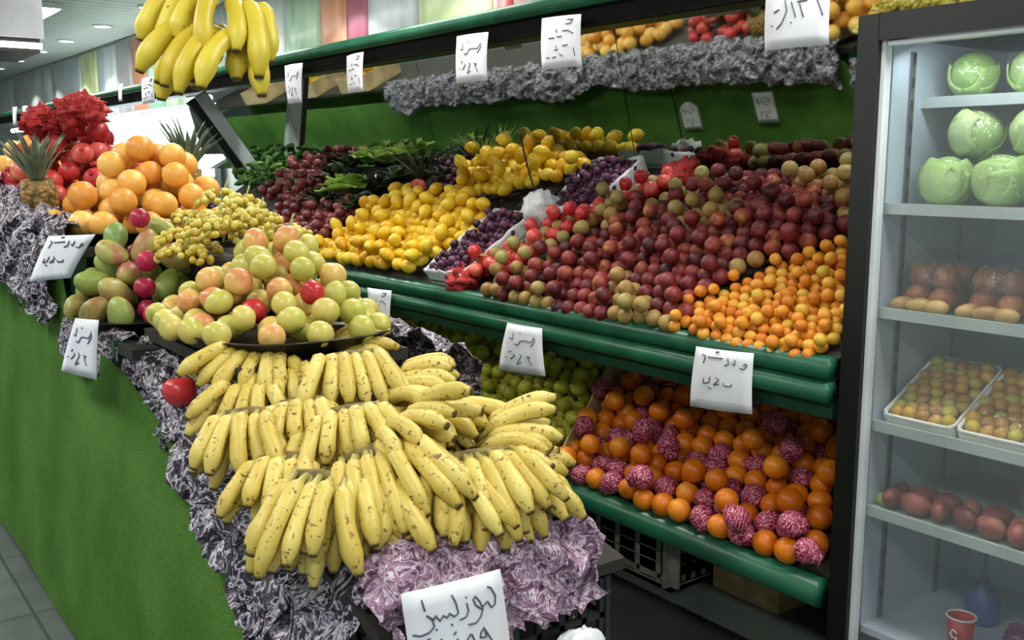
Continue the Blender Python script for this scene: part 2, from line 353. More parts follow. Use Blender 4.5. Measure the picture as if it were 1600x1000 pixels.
for y in (1.78, 3.4, 5.1, 6.9, 7.55):
    rp(MB().box((3.44, y, 1.1), (.06, .06, 2.2)), 'post', 'rail_dark')
    rp(MB().prism([(2.46, .80), (3.3, .80), (3.3, 1.5), (3.22, 1.5)], 1, y-.012, y+.012), 'bracket', 'rail_dark')
    rp(MB().prism([(2.46, .20), (3.3, .05), (3.3, .68)], 1, y-.012, y+.012), 'bracket', 'rail_dark')
PHI = R(14.5); mb0 = Vector((3.25, 0, 1.5)); ml = .68
for k, (a, b) in enumerate(((1.70, 3.395), (3.40, 5.095), (5.10, 6.995), (7.0, 9.1))):
    ph = PHI; tv = Vector((-math.sin(ph), 0, math.cos(ph))); nv = Vector((math.cos(ph), 0, math.sin(ph)))
    q = [mb0, mb0+tv*ml, mb0+tv*ml+nv*.008, mb0+nv*.008]
    rp(MB().prism([(p.x, p.z) for p in q], 1, a, b), 'mirror', 'mirror')
    q = [mb0+nv*.009, mb0+tv*ml+nv*.009, mb0+tv*ml+nv*.03, mb0+nv*.03]
    rp(MB().prism([(p.x, p.z) for p in q], 1, a, b), 'mirror_backing', 'black')
dv = Vector((3.04-2.64, 0, 1.47-2.03)).normalized(); dn = Vector((-dv.z, 0, dv.x))
def bar(off, wd, y0, y1, nm, mat):
    a = Vector((2.64, 0, 2.03))+dn*off; b = Vector((3.06, 0, 1.44))+dn*off
    rp(MB().prism([(p.x, p.z) for p in (a, b, b+dn*wd, a+dn*wd)], 1, y0, y1), nm, mat)
bar(0, .095, 7.55, 7.63, 'end_strut', 'white'); bar(-.06, .06, 7.58, 7.64, 'end_strut', 'black')
# far lit cooler behind the rack
cl = thing('lit_wall_cooler', 'brightly lit open wall cooler beyond the end of the green rack', 'cooler', (3.1, 11.8, 0))
def cp(mb, name, mat): o = mb.build(name, M[mat], cl); o.location = -cl.location; return o
cp(MB().box((3.5, 12.6, 1.05), (.06, 6.2, 2.1)), 'back_panel', 'grey_panel')
for z in (.45, .95, 1.4): cp(MB().box((3.15, 12.6, z), (.66, 6.2, .03)), 'shelf', 'white')
cp(MB().box((3.1, 12.6, .1), (.8, 6.2, .2)), 'base', 'black')
for y in (10.1, 11.6, 13.1, 14.6): cp(MB().tube([(2.75, y-.6, 1.98), (2.75, y+.6, 1.98)], .03, 10), 'lamp_tube', 'tube')
for y in (10.2, 11.8, 13.4): area('cooler_light', (2.75, y, 1.93), .1, 1.3, 34, (.95, .98, 1), (0, R(-35), 0))
# ---------------------------------------------------------------- fridge
fr = thing('display_fridge', 'tall black-framed glass door fridge standing beside the fruit rack', 'fridge', (2.75, 1.25, 0))
def fp(mb, name, mat, smooth=False, parent=None):
    o = mb.build(name, M[mat], parent or fr, smooth); o.location = -fr.location if parent is None else (0, 0, 0); return o
FY0, FY1, FX0, FX1 = .86, 1.665, 2.40, 3.10
fp(MB().box((2.78, FY1-.02, 1.0), (.62, .03, 1.86)), 'side_wall', 'black'); fp(MB().box((2.78, FY0+.02, 1.0), (.62, .03, 1.86)), 'side_wall', 'black')
fp(MB().box((2.775, FY1-.05, 1.02), (.61, .03, 1.78)), 'inner_liner', 'fridge_in'); fp(MB().box((2.775, FY0+.05, 1.02), (.61, .03, 1.78)), 'inner_liner', 'fridge_in')
fp(MB().box((3.08, 1.2625, 1.02), (.03, .77, 1.8)), 'back_liner', 'fridge_in')
fp(MB().box((2.77, 1.2625, 1.91), (.62, .80, .06)), 'roof', 'black'); fp(MB().box((2.77, 1.2625, .09), (.62, .80, .18)), 'plinth', 'black')
fp(MB().box((2.77, 1.2625, .19), (.60, .72, .02)), 'cabinet_floor', 'fridge_in')
door = fp(MB().box((2.42, FY1-.032, .99), (.045, .064, 1.9)).box((2.42, FY0+.032, .99), (.045, .064, 1.9)).box((2.42, 1.2625, 1.905), (.045, .68, .07)).box((2.42, 1.2625, .09), (.045, .68, .10)), 'door', 'black')
fp(MB().box((2.428, FY1-.071, .99), (.03, .012, 1.76)).box((2.428, FY0+.071, .99), (.03, .012, 1.76)).box((2.428, 1.2625, 1.862), (.03, .64, .012)), 'door_gasket', 'white', parent=door)
fp(MB().box((2.425, 1.2625, 1.0), (.006, .66, 1.73)), 'glass', 'glass', parent=door)
for x in (2.56, 2.86):
    fp(MB().box((x, FY1-.068, 1.0), (.022, .006, 1.7)), 'shelf_track', 'steel')
slot_me = MB().box((0, 0, 0), (.010, .004, .028)).mesh('track_slot', False); slot_me.materials.append(M['black'])
for x in (2.56, 2.86):
    for k in range(26):
        s = obj('track_slot', slot_me, None, fr); s.location = Vector((x, FY1-.072, .28+k*.062))-fr.location
SHELF = [(1.425, 2.47), (1.135, 2.47), (.81, 2.47), (.56, 2.46), (1.715, 2.62)]
for z, x in SHELF:
    s = fp(MB().box(((x+3.05)/2, 1.2625, z), (3.05-x, .70, .012)), 'shelf', 'fridge_shelf')
    fp(MB().box((x, 1.2625, z), (.012, .70, .03)), 'shelf_front', 'fridge_shelf', parent=s)
fp(MB().tube([(2.462, 1.0, 1.872), (2.462, 1.55, 1.872)], .008, 8), 'lamp_tube', 'tube')
area('fridge_light', (2.50, 1.26, 1.845), .06, .6, 1.7, (.9, .97, 1), (0, R(-20), 0))
# ---------------------------------------------------------------- fruit meshes
def sph(rx, ry, rz, n=14, m=9, fn=None, name='fruit'):
    prof = []
    for i in range(m+1):
        a = math.pi*i/m; prof.append((max(1e-4, math.sin(a)), math.cos(a)))
    prof[0] = (.06, .995); prof[-1] = (.06, -.995)
    def f(p, a):
        q = Vector(p)
        if fn: q = fn(q)
        return Vector((q.x*rx, q.y*ry, q.z*rz))
    b = MB().lathe(prof, n, f); return b
def mk(name, b, mat):
    me = b.mesh(name, True); me.materials.append(M[mat])
    import bmesh
    bm = bmesh.new(); bm.from_mesh(me); bmesh.ops.recalc_face_normals(bm, faces=bm.faces); bm.to_mesh(me); bm.free(); return me
def dimple(k=.16, w=3.5, both=False):
    def f(q):
        r = math.hypot(q.x, q.y)
        if q.z > 0: q.z -= k*math.exp(-(r*w)**2)
        elif both: q.z += k*.7*math.exp(-(r*w)**2)
        return q
    return f
def appl(q):
    q = dimple(.22, 3, True)(q); s = 1+.10*q.z; return Vector((q.x*s, q.y*s, q.z))
def pear(q): s = 1-.16*max(0, q.z); return Vector((q.x*s, q.y*s, q.z*1.08))
def lem(q):
    if abs(q.z) > .85: q.z *= 1.0+.9*(abs(q.z)-.85)
    return q
def mang(q): return Vector((q.x+.22*(1-q.z*q.z)*0-.18*q.z*q.z, q.y*(1-.1*q.z), q.z))
def seam(q):
    a = math.atan2(q.y, q.x); k = 1-.08*math.exp(-(a/.18)**2)
    return dimple(.2, 3.5)(Vector((q.x*k, q.y*k, q.z)))
ME = {
 'orange': mk('orange', sph(.0435, .0435, .042, 16, 10, dimple(.06, 6)), 'deep_orange'),
 'grapefruit': mk('grapefruit', sph(.05, .05, .048, 18, 12, dimple(.07, 6)), 'grapefruit'),
 'apple': mk('apple', sph(.036, .036, .034, 16, 10, appl), 'apple'),
 'pear_apple': mk('apple', sph(.034, .034, .038, 16, 10, pear), 'apple'),
 'red_apple': mk('red_apple', sph(.034, .034, .032, 14, 9, appl), 'red_apple'),
 'mango': mk('mango', sph(.042, .037, .06, 16, 10, mang), 'mango'),
 'crimson': mk('plum', sph(.034, .034, .034, 14, 9, seam), 'crimson'),
 'pomegranate': mk('pomegranate', sph(.046, .046, .043, 16, 10), 'pomegranate'),
 'peach': mk('peach', sph(.0325, .0325, .031, 14, 9, seam), 'peach'),
 'peach_pale': mk('peach', sph(.032, .032, .031, 14, 9, seam), 'peach_pale'),
 'apricot': mk('apricot', sph(.0215, .0215, .0225, 12, 8, seam), 'apricot'),
 'lemon': mk('lemon', sph(.034, .034, .042, 14, 10, lem), 'lemon'),
 'lime': mk('lime', sph(.034, .034, .036, 14, 9, lem), 'lime'),
 'plum': mk('plum', sph(.02, .02, .023, 12, 8), 'plum'),
 'onion': mk('onion', sph(.032, .032, .034, 14, 9, lem), 'onion'),
 'brown_onion': mk('onion', sph(.036, .036, .036, 14, 9, lem), 'brown_onion'),
 'potato': mk('potato', sph(.034, .028, .044, 12, 8), 'potato'),
 'berry': mk('golden_berry', sph(.021, .021, .022, 10, 7), 'gold_berry'),
 'grape': mk('grape', sph(.011, .011, .014, 10, 7), 'grape'),
}
# a crumpled tissue-wrapped orange with a twisted tuft
def crump(q):
    k = 1+.07*mnoise.noise(q*3.1)+.05*mnoise.noise(q*7.3)
    if q.z > .9: k *= 1.28
    return q*k
ME['wrapped'] = mk('wrapped_orange', sph(.0435, .0435, .043, 20, 14, crump), 'wrapper')
calyx_me = mk('calyx', MB().lathe([(.010, 0), (.009, .006), (.013, .016), (.010, .014), (.004, .006)], 8, lambda p, a: Vector((p.x, p.y, p.z+(.004*math.cos(3*a) if p.z > .012 else 0)))), 'pomegranate')
def inside(p, poly):
    x, y = p; c = False; j = len(poly)-1
    for i in range(len(poly)):
        xi, yi = poly[i]; xj, yj = poly[j]
        if (yi > y) != (yj > y) and x < (xj-xi)*(y-yi)/(yj-yi)+xi: c = not c
        j = i
    return c
class Plane:
    def __init__(s, O, T, N): s.O, s.T, s.N = O, T, N
    def st(s, u, v, h=0):
        p = onP(u, v, s.O+s.N*h, s.N)-s.O; return (p.y, p.dot(s.T))
    def P(s, st, h=0): return s.O+Vector((0, st[0], 0))+s.T*st[1]+s.N*h
UP, LOW = Plane(O1, T1, N1), Plane(O2, T2, N2)
COUNT = {}
def lay(plane, poly, dia, pick, mound=None, jit=.2, seed=1, extra=.35):
    """layer of fruit settled over a polygon (s,t), then more dropped on top; pick(s,t,rnd)->(mesh,name,label,cat,group)"""
    rn = random.Random(seed); ss = [p[0] for p in poly]; ts = [p[1] for p in poly]; pts = []
    row = 0; t0 = min(ts)+dia*.4
    while t0 < max(ts):
        s0 = min(ss)+(dia*.5 if row % 2 else 0)
        while s0 < max(ss):
            q = (s0+rn.uniform(-jit, jit)*dia, t0+rn.uniform(-jit, jit)*dia)
            if inside(q, poly): pts.append(q)
            s0 += dia*1.0
        t0 += dia*.87; row += 1
    if not pts: return
    P = np.array(pts)
    for it in range(25):
        D = P[:, None]-P[None]; L = np.sqrt((D**2).sum(2))+np.eye(len(P))*9
        w = np.clip(.985*dia-L, 0, None)/L*.45; P = P+(D*w[:, :, None]).sum(1)
    B = [(x, y, dia*.5+rn.uniform(0, .16)*dia) for x, y in P]
    for k in range(int(len(P)*extra)):
        best = None
        for c in range(9):
            x, y = rn.uniform(min(ss), max(ss)), rn.uniform(min(ts), max(ts))
            if not inside((x, y), poly): continue
            h = dia*.5
            for bx, by, bh in B:
                d2 = (bx-x)**2+(by-y)**2
                if d2 < dia*dia: h = max(h, bh+math.sqrt(dia*dia-d2))
            if best is None or h < best[2]: best = (x, y, h)
        if best and best[2] < dia*1.75: B.append(best)
    for x, y, h in B:
        it = pick(x, y, rn)
        if not it: continue
        me, name, label, cat, grp = it
        put(name, me, label, cat, grp, plane.P((x, y), h+(mound(x, y) if mound else 0)), (rn.uniform(0, 6.3), rn.uniform(0, 6.3), rn.uniform(0, 6.3)), rn.uniform(.92, 1.01))
        COUNT[grp] = COUNT.get(grp, 0)+1
# ---- upper shelf
def pk(key, name, label, cat, grp): return lambda s, t, r: (ME[key], name, label, cat, grp)
pst = lambda L, pl=UP, h=.03: [pl.st(u, v, h) for u, v in L]
ap = pst([(1050, 500), (1160, 440), (1250, 400), (1325, 372)])+[(1.73, .62), (1.73, -.03)]+pst([(1040, 512)])
lay(UP, ap, .0435, pk('apricot', 'apricot', 'small orange apricot heaped on the upper shelf against the fridge', 'apricot', 'apricots beside the fridge'), lambda s, t: .012*math.sin(s*9), seed=3)
pe = pst([(755, 462), (1040, 512), (1160, 440), (1250, 400), (1325, 372)])+[(1.74, .66), (2.0, .93)]+pst([(1170, 276), (1095, 284), (1000, 335), (880, 400)])
def peach_pick(s, t, r):
    v = mnoise.noise(Vector((s*2.6, t*3.4, 3.3)))
    u_ = (s-2.4)-.9*(.75-t)
    if v > .22 or (abs(s-(3.42-.62*t)) < .12 and r.random() < .75):
        return (ME['peach_pale'], 'peach', 'pale olive-yellow peach among the dark red ones on the upper shelf', 'peach', 'pale peaches among the red ones')
    return (ME['peach'], 'peach', 'dark red peach heaped on the upper shelf between apricots and red netting', 'peach', 'dark red peaches on the upper shelf')
lay(UP, pe, .066, peach_pick, lambda s, t: .03*math.sin(max(0, min(1, t/.9))*3.1)+.012*math.sin(s*6), seed=4)
le = pst([(506, 402), (560, 418), (655, 428), (700, 400), (780, 350), (740, 318), (690, 318), (625, 312), (590, 330)])
lay(UP, le, .072, pk('lemon', 'lemon', 'yellow lemon heaped at the rail of the upper shelf left of the plum box', 'lemon', 'lemons at the front of the upper shelf'), lambda s, t: .03, seed=5)
l2 = pst([(715, 330), (800, 318), (870, 300), (945, 276), (880, 252), (800, 250), (745, 266)])
lay(UP, l2, .080, pk('lemon', 'lemon', 'large yellow lemon in the raised heap at the back of the shelf by the mirror', 'lemon', 'lemons at the back of the upper shelf'), lambda s, t: .06, seed=6)
put('lemon', ME['lemon'], 'single yellow lemon perched on top of the back lemon heap', 'lemon', None, UP.P(UP.st(850, 252, .13), .16), (.3, .8, 0), 1.15)
# red netting strip with red apples
ra = pst([(740, 440), (792, 436), (880, 392), (1000, 328), (1070, 290), (1050, 275), (960, 320), (850, 372), (760, 418)])
lay(UP, ra, .068, lambda s, t, r: (ME['red_apple'], 'red_apple', 'red apple in the narrow row along the red netting on the upper shelf', 'apple', 'red apples along the netting') if r.random() < .62 else (ME['peach_pale'], 'apple', 'orange-yellow apple in the narrow row along the red netting', 'apple', 'orange-yellow apples along the netting'), lambda s, t: .03, seed=8)
def lump(name, c, size, mat, label, cat, group=None, seed=0, rough=.35, n=22, m=14, rot=None, freq=2.2):
    def f(q):
        k = 1+rough*mnoise.noise(q*freq+Vector((seed*3.7, 0, 0)))+rough*.6*mnoise.noise(q*freq*2.6+Vector((0, seed, 0)))
        return q*k
    me = mk(name, sph(size[0], size[1], size[2], n, m, f), mat)
    return put(name, me, label, cat, group, c, rot)
for i, (u, v, sx, sy) in enumerate([(722, 432, .07, .09), (755, 412, .06, .07), (800, 402, .06, .07), (880, 352, .05, .06), (950, 338, .05, .06), (1010, 300, .06, .06), (1060, 272, .10, .09)]):
    lump('red_net_bag', UP.P(UP.st(u, v, .05), .045), (sx, sy, .05), 'red_net', 'crumpled red netting lying beside the peaches, %s' % ['bunched at the rail by the white plum box', 'just behind the rail bunch', 'between the rail and the white bag', 'beside the white carrier bag', 'beyond the white carrier bag', 'below the back plum box', 'large bundle against the mirror'][i], 'netting', seed=i, rough=.5, rot=(0, -A1, 0))
# white plum boxes
def plum_box(c, w, L, label, seed):
    """open white tray lying on the slope: w along the rack, L up the slope"""
    t_ = thing('plum_box', label, 'box', UP.P(c, .0))
    e = Matrix((T1, Vector((0, 1, 0)), N1)).transposed()
    def loc(a, b, h): return e@Vector((a, b, h))
    def wall(a0, b0, a1, b1, nm, k):
        def g(i, j):
            p = Vector((a0+(a1-a0)*i, b0+(b1-b0)*i, .012+.075*j)); q = mnoise.noise(p*22+Vector((seed, k, 0)))
            return loc(p.x, p.y, p.z*(1+.18*q*j))+e@Vector((.012*q*j, .012*mnoise.noise(p*17+Vector((k, 9, 0)))*j, 0))
        o = MB().grid(g, 12, 4).build(nm, M['white_bag'], t_, True); m_ = o.modifiers.new('s', 'SOLIDIFY'); m_.thickness = .006
    h, l = w/2, L/2
    wall(-l, -h, l, -h, 'side', 1); wall(-l, h, l, h, 'side', 2); wall(-l, -h, -l, h, 'front', 3); wall(l, -h, l, h, 'back', 4)
    MB().box((0, 0, 0), (L, w, .012), e).build('tray_floor', M['white_bag'], t_).location = e@Vector((0, 0, .008))
    lb = label.split(' of ')[0]
    return t_
def plums(c, w, L, grp, label, seed):
    poly = [(c[0]-w/2, c[1]-L/2), (c[0]+w/2, c[1]-L/2), (c[0]+w/2, c[1]+L/2), (c[0]-w/2, c[1]+L/2)]
    lay(UP, poly, .043, pk('plum', 'plum', label, 'plum', grp), lambda s, t: .045, seed=seed)
c1 = UP.st(752, 385, .05); c2 = UP.st(930, 295, .05)
plum_box(c1, .30, .48, 'white paper-lined box of dark plums at the rail beside the lemons', 1); plums(c1, .26, .44, 'plums in the box at the rail', 'small dark purple plum in the white box at the rail', 11)
plum_box(c2, .30, .40, 'white paper-lined box of dark plums at the back by the mirror', 2); plums(c2, .26, .36, 'plums in the box at the back', 'small dark purple plum in the white box at the back by the mirror', 12)
lump('carrier_bag', UP.P(UP.st(848, 330, .08), .09), (.08, .075, .09), 'white_bag', 'crumpled white carrier bag tucked between the two plum boxes', 'bag', seed=5, rough=.45)
MB().tube([UP.P(UP.st(846, 330, .08), .10), UP.P(UP.st(846, 330, .08), .2)+Vector((0, .02, .1)), UP.P(UP.st(846, 330, .08), .3)+Vector((.02, .03, .16))], .004, 6).build('bag_wire', M['black']).name = 'plant_twig'
tag(bpy.data.objects['plant_twig'], 'thin dark twig sticking up from the white carrier bag', 'twig')
# far vegetables on the upper shelf
CUC = mk('cucumber', sph(.02, .02, .055, 10, 8), 'cucumber')
lay(UP, pst([(380, 296), (370, 268), (400, 246), (475, 246), (455, 272), (420, 294)]), .075, lambda s, t, r: (CUC, 'cucumber', 'short green cucumber in the heap at the far end of the rack', 'cucumber', 'cucumbers at the far end'), lambda s, t: .03, jit=.25, seed=13)
lay(UP, pst([(415, 312), (440, 290), (480, 256), (512, 256), (505, 300), (470, 322)]), .068, pk('onion', 'red_onion', 'red onion in the heap between cucumbers and dark herbs', 'onion', 'red onions beside the cucumbers'), lambda s, t: .03, seed=14)
lay(UP, pst([(425, 352), (455, 332), (505, 335), (570, 325), (560, 345), (500, 380), (450, 380)]), .066, pk('onion', 'red_onion', 'red onion in the row between apples and lemons', 'onion', 'red onions left of the lemons'), lambda s, t: .02, seed=15)
lay(UP, pst([(680, 290), (700, 262), (742, 256), (735, 290), (705, 300)]), .055, pk('plum', 'plum', 'loose dark plum heaped left of the back lemons', 'plum', 'loose plums by the back lemons'), lambda s, t: .03, seed=16)
def leaf_head(name, c, r, n, mat, label, cat, group=None, seed=0, curl=.5, tall=1.0, wid=.5):
    """rosette of cupped leaves, each leaf a part"""
    t_ = thing(name, label, cat, c, group); rn = random.Random(seed)
    for i in range(n):
        a = i*2.399; k = i/n; L = r*(.65+.5*k); el = R(85-70*k)
        d = Vector((math.cos(a)*math.cos(el), math.sin(a)*math.cos(el), math.sin(el)*tall)); sd = Vector((-math.sin(a), math.cos(a), 0)); nn = d.cross(sd)
        ph = rn.uniform(0, 9)
        def g(i_, j_, d=d, sd=sd, nn=nn, L=L, ph=ph):
            w = wid*L*math.sin(min(1, i_*1.05+.12)*math.pi*.92); x = (j_-.5)*2
            return d*(L*i_)+sd*(w*x)+nn*(-curl*L*i_*i_*.5+.25*w*x*x)+Vector((0, 0, .05*L*math.sin(i_*9+x*5+ph)*abs(x)))
        o = MB().grid(g, 5, 4).build('leaf', M[mat], t_, True, recalc=False); m_ = o.modifiers.new('s', 'SOLIDIFY'); m_.thickness = .003
    return t_
leaf_head('lettuce', UP.P(UP.st(552, 312, .05), .09), .19, 18, 'lettuce', 'bright green lettuce head between dark herb bundles', 'lettuce', seed=1, wid=.75)
for i, (u, v) in enumerate([(580, 256), (608, 256), (640, 252)]):
    leaf_head('lettuce', UP.P(UP.st(u, v, .04), .05), .16, 14, 'lettuce', 'pale green lettuce head in the row against the mirror', 'lettuce', 'lettuces against the mirror', seed=2+i, wid=.75)
for i, (u, v, r_) in enumerate([(505, 318, .17), (530, 282, .17), (590, 300, .17), (545, 262, .14)]):
    leaf_head('herb_bundle', UP.P(UP.st(u, v, .05), .04), r_, 18, 'herb', 'bundle of dark green herbs beside the bright lettuce head', 'herbs', 'dark herb bundles around the lettuce', seed=10+i, wid=.22, curl=.3)
for i, (u, v) in enumerate([(470, 300), (625, 285), (700, 285), (560, 330)]):
    leaf_head('leafy_greens', UP.P(UP.st(u, v, .04), .04), .15, 14, ['cucumber', 'herb', 'herb', 'herb'][i], 'loose leafy greens on the upper shelf, %s' % ['between the two red onion heaps', 'behind the eggplants', 'beside the loose plums', 'between lettuce and front lemons'][i], 'greens', seed=30+i, wid=.4)
for i, (u, v) in enumerate([(600, 292), (606, 305), (590, 280)]):
    me = mk('eggplant', sph(.035, .035, .085, 12, 10, pear), 'eggplant')
    o = put('eggplant', me, 'glossy black eggplant lying behind the front lemons', 'eggplant', 'eggplants behind the lemons', UP.P(UP.st(u, v, .05), .05), (.9, .4*i, 1.1+i*.5))
    cap_ = MB().lathe([(.028, .065), (.018, .086), (.006, .09), (.006, .11)], 10).build('cap', M['herb'], o, True)
put('pomegranate', ME['pomegranate'], 'reddish round fruit at the foot of the feathery dill on the shelf', 'fruit', None, UP.P(UP.st(655, 296, .04), .05), (.2, .4, .1), 1.2)
def spray(name, c, n, L, w, mat, label, cat, spread=.6, droop=.25, seed=0, part='frond', group=None, base=.02):
    t_ = thing(name, label, cat, c, group); rn = random.Random(seed)
    for i in range(n):
        a = i*2.399; e = spread*math.sqrt((i+.5)/n); d = Vector((math.cos(a)*math.sin(e), math.sin(a)*math.sin(e), math.cos(e)))
        sd = d.cross(Vector((0, 0, 1)) if abs(d.z) < .99 else Vector((1, 0, 0))).normalized(); l = L*rn.uniform(.75, 1.1); out = Vector((math.cos(a), math.sin(a), -.5))
        b0 = Vector((math.cos(a), math.sin(a), 0))*base*math.sqrt((i+.5)/n)
        def g(i_, j_, d=d, sd=sd, l=l, out=out, b0=b0):
            ww = w*(1-i_)**.7*(.5+.8*min(1, i_*4)); x = (j_-.5)*2
            return b0+d*(l*i_)+out*(droop*l*i_*i_)+sd*(ww*x)-out*(abs(x)*ww*.35)
        o = MB().grid(g, 6, 2).build(part, M[mat], t_, True, recalc=False); m_ = o.modifiers.new('s', 'SOLIDIFY'); m_.thickness = .0025
    return t_
spray('dill_bunch', UP.P(UP.st(660, 285, .03), .03), 34, .26, .009, 'herb', 'feathery dark green dill bunch standing against the mirror', 'herbs', .75, .3, 4, 'sprig')
spray('green_onion_bunch', UP.P(UP.st(760, 262, .03), .05), 26, .2, .008, 'lettuce', 'striped green onion leaves standing behind the back lemon heap', 'herbs', .6, .3, 5, 'leaf')
# ---- lower shelf
lo = [(1.74, -.03), (2.88, -.03)]+pst([(955, 618), (1000, 590)], LOW, .04)+[(3.3, .86), (1.74, .86)]
def orange_pick(s, t, r):
    if r.random() < .34: return (ME['wrapped'], 'wrapped_orange', 'orange wrapped in crimson printed tissue among the bare oranges', 'orange', 'tissue-wrapped oranges on the lower shelf')
    return (ME['orange'], 'orange', 'bare ripe orange heaped on the lower shelf beside the fridge', 'orange', 'oranges on the lower shelf')
lay(LOW, lo, .088, orange_pick, lambda s, t: .0, seed=21)
sep = thing('bin_divider', 'cardboard divider standing between limes and oranges on the lower shelf', 'divider', LOW.P((2.93, .4), 0))
sp0, sp1 = Vector(LOW.P((2.90, .0), 0)), Vector(LOW.P((3.36, .86), 0))
o = MB().grid(lambda i, j: sp0.lerp(sp1, i)+N2*(.115*j+.008*math.sin(i*14)*j), 10, 2).build('board', M['carton'], sep); o.location = -sep.location
o.modifiers.new('s', 'SOLIDIFY').thickness = .008
li = [(2.95, .0), (5.7, .0), (5.7, .8), (3.41, .86)]
lay(LOW, [(2.97, .02), (5.2, .02), (5.2, .66), (3.40, .80)], .075, pk('lime', 'lime', 'yellow-green lime heaped on the lower shelf behind the bananas', 'lime', 'limes on the lower shelf'), lambda s, t: .03*math.sin(s*3+t*4), seed=22)
MB().box((0, 0, 0), (.90, 9.0, .012)).build('floor_shade_sheet', M['black']).location = (1.98, 4.6, .006)  # dark sheet laid in for the shade on the aisle floor
tag(bpy.data.objects['floor_shade_sheet'], 'black sheet standing in for shade on the floor between the stand and the rack', 'mat')  # no real mat, the sheet stands in for floor shade
# crates under the lower shelf
def crate(name, x0, x1, y0, y1, z0, z1, mat, label, cols=7, rows=3, group=None, bw=.014, rh=.06):
    """open plastic crate: rails, posts and slat bars leave real slots in each side"""
    t_ = thing(name, label, 'crate', ((x0+x1)/2, (y0+y1)/2, z0), group)
    L = Vector(((x0+x1)/2, (y0+y1)/2, z0)); h = z1-z0; hx, hy = (x1-x0)/2, (y1-y0)/2; th = .012
    MB().box((0, 0, .008), (2*hx, 2*hy, .016)).build('base', M[mat], t_)
    for ax, sg in ((0, -1), (0, 1), (1, -1), (1, 1)):
        b = MB(); half = hy if ax == 0 else hx; off = (hx if ax == 0 else hy)-th/2
        def bx(c, w, zc, hh):
            if ax == 0: b.box((sg*off, c, zc), (th, w, hh))
            else: b.box((c, sg*off, zc), (w, th, hh))
        bx(0, 2*half, h*.94, h*.12); bx(0, 2*half, h*.06, h*.12)
        for r_ in range(1, rows): bx(0, 2*half, h*(.12+.76*r_/rows), h*rh)
        for c_ in range(cols+1): bx(-half+.01+(2*half-.02)*c_/cols, bw if 0 < c_ < cols else max(.03, bw), h*.5, h*.8)
        b.build('side', M[mat], t_)
    return t_
crate('plastic_crate', 2.50, 2.9, 2.40, 3.20, 0, .235, 'grey_crate', 'grey slotted plastic crate on the floor under the lower shelf', 7, 4, None, .085, .17)
MB().box((0, 0, 0), (.36, .3, .2)).build('carton', M['carton']).location = (2.85, 2.2, .1)
tag(bpy.data.objects['carton'], 'small brown carton on the floor under the oranges', 'carton')
# ---------------------------------------------------------------- fridge contents
def cabbage(c, r, label, grp, seed):
    t_ = thing('cabbage', label, 'cabbage', c, grp); rn = random.Random(seed)
    def f(q): return q*(1+.05*mnoise.noise(q*2+Vector((seed, 0, 0))))
    o = obj('head', mk('cabbage_head', sph(r*.97, r*.97, r*.92, 18, 12, f), 'cabbage'), None, t_)
    for k in range(4):
        a0 = rn.uniform(0, 6.28); e0 = rn.uniform(-.2, .8)
        rot = Matrix.Rotation(a0, 3, 'Z')@Matrix.Rotation(e0, 3, 'Y')
        def g(i, j, rot=rot):
            th = (i-.5)*2.0; ph = (j-.5)*1.9; d = Vector((math.cos(th)*math.cos(ph), math.sin(ph), math.sin(th)*math.cos(ph)))
            return rot@(d*(r*(1.0+.018*math.cos(6*ph)+.05*max(0, i-.8)*5)))
        q = MB().grid(g, 8, 8).build('leaf', M['cabbage'], t_, True, recalc=False); q.modifiers.new('s', 'SOLIDIFY').thickness = .003
    fm = obj('film', mk('film', sph(r*1.07, r*1.07, r*1.02, 18, 12, lambda q: q*(1+.05*mnoise.noise(q*4+Vector((seed, 3, 0))))), 'film'), None, t_)
for i, (x, y, z) in enumerate([(2.60, 1.50, 1.50), (2.60, 1.345, 1.505), (2.60, 1.19, 1.50), (2.78, 1.47, 1.50), (2.66, 1.455, 1.628), (2.66, 1.29, 1.63), (2.80, 1.33, 1.50), (2.66, 1.12, 1.625)]):
    cabbage(Vector((x, y, z)), .072, 'pale green cabbage in cling film on the fridge shelf above the brown onions', 'cabbages on the upper fridge shelf', i)
for i, (x, y) in enumerate([(2.70, 1.50), (2.72, 1.34), (2.72, 1.18)]):
    cabbage(Vector((x, y, 1.79)), .066, 'pale green cabbage on the topmost fridge shelf', 'cabbages on the topmost fridge shelf', 20+i)
rn = random.Random(5)
for b_, yc in enumerate((1.50, 1.31, 1.12)):
    for k in range(9):
        row, col = k//5, k % 5
        p = Vector((2.56+.078*(col//2)+.01*row, yc-.036+.075*(col % 2), 1.178+.062*row))
        put('brown_onion', ME['brown_onion'], 'glossy brown onion in film on the second fridge shelf', 'onion', 'brown onions in the fridge', p, rrot(), rn.uniform(.9, 1.05))
    for k in range(3):
        put('yellow_potato', mk('yellow_potato', sph(.022, .022, .036, 10, 7), 'tan') if b_ == 0 and k == 0 else bpy.data.meshes['yellow_potato'], 'small yellow potato lying in front of the onion packs in the fridge', 'potato', 'yellow potatoes in the fridge', (2.505, yc-.05+.05*k, 1.162), (1.5, .2*k, .5*k))
    def bag(q, s=b_): return Vector((math.copysign(abs(q.x)**.6, q.x), math.copysign(abs(q.y)**.6, q.y), q.z*(1+.1*mnoise.noise(q*5))))
    put('film_bag', mk('film_bag', sph(.14, .088, .085, 20, 12, bag), 'film'), 'shiny clear film bag of brown onions, %s' % ['beside the fridge side wall', 'second from the fridge side wall', 'third from the fridge side wall'][b_], 'bag', None, (2.65, yc, 1.228))
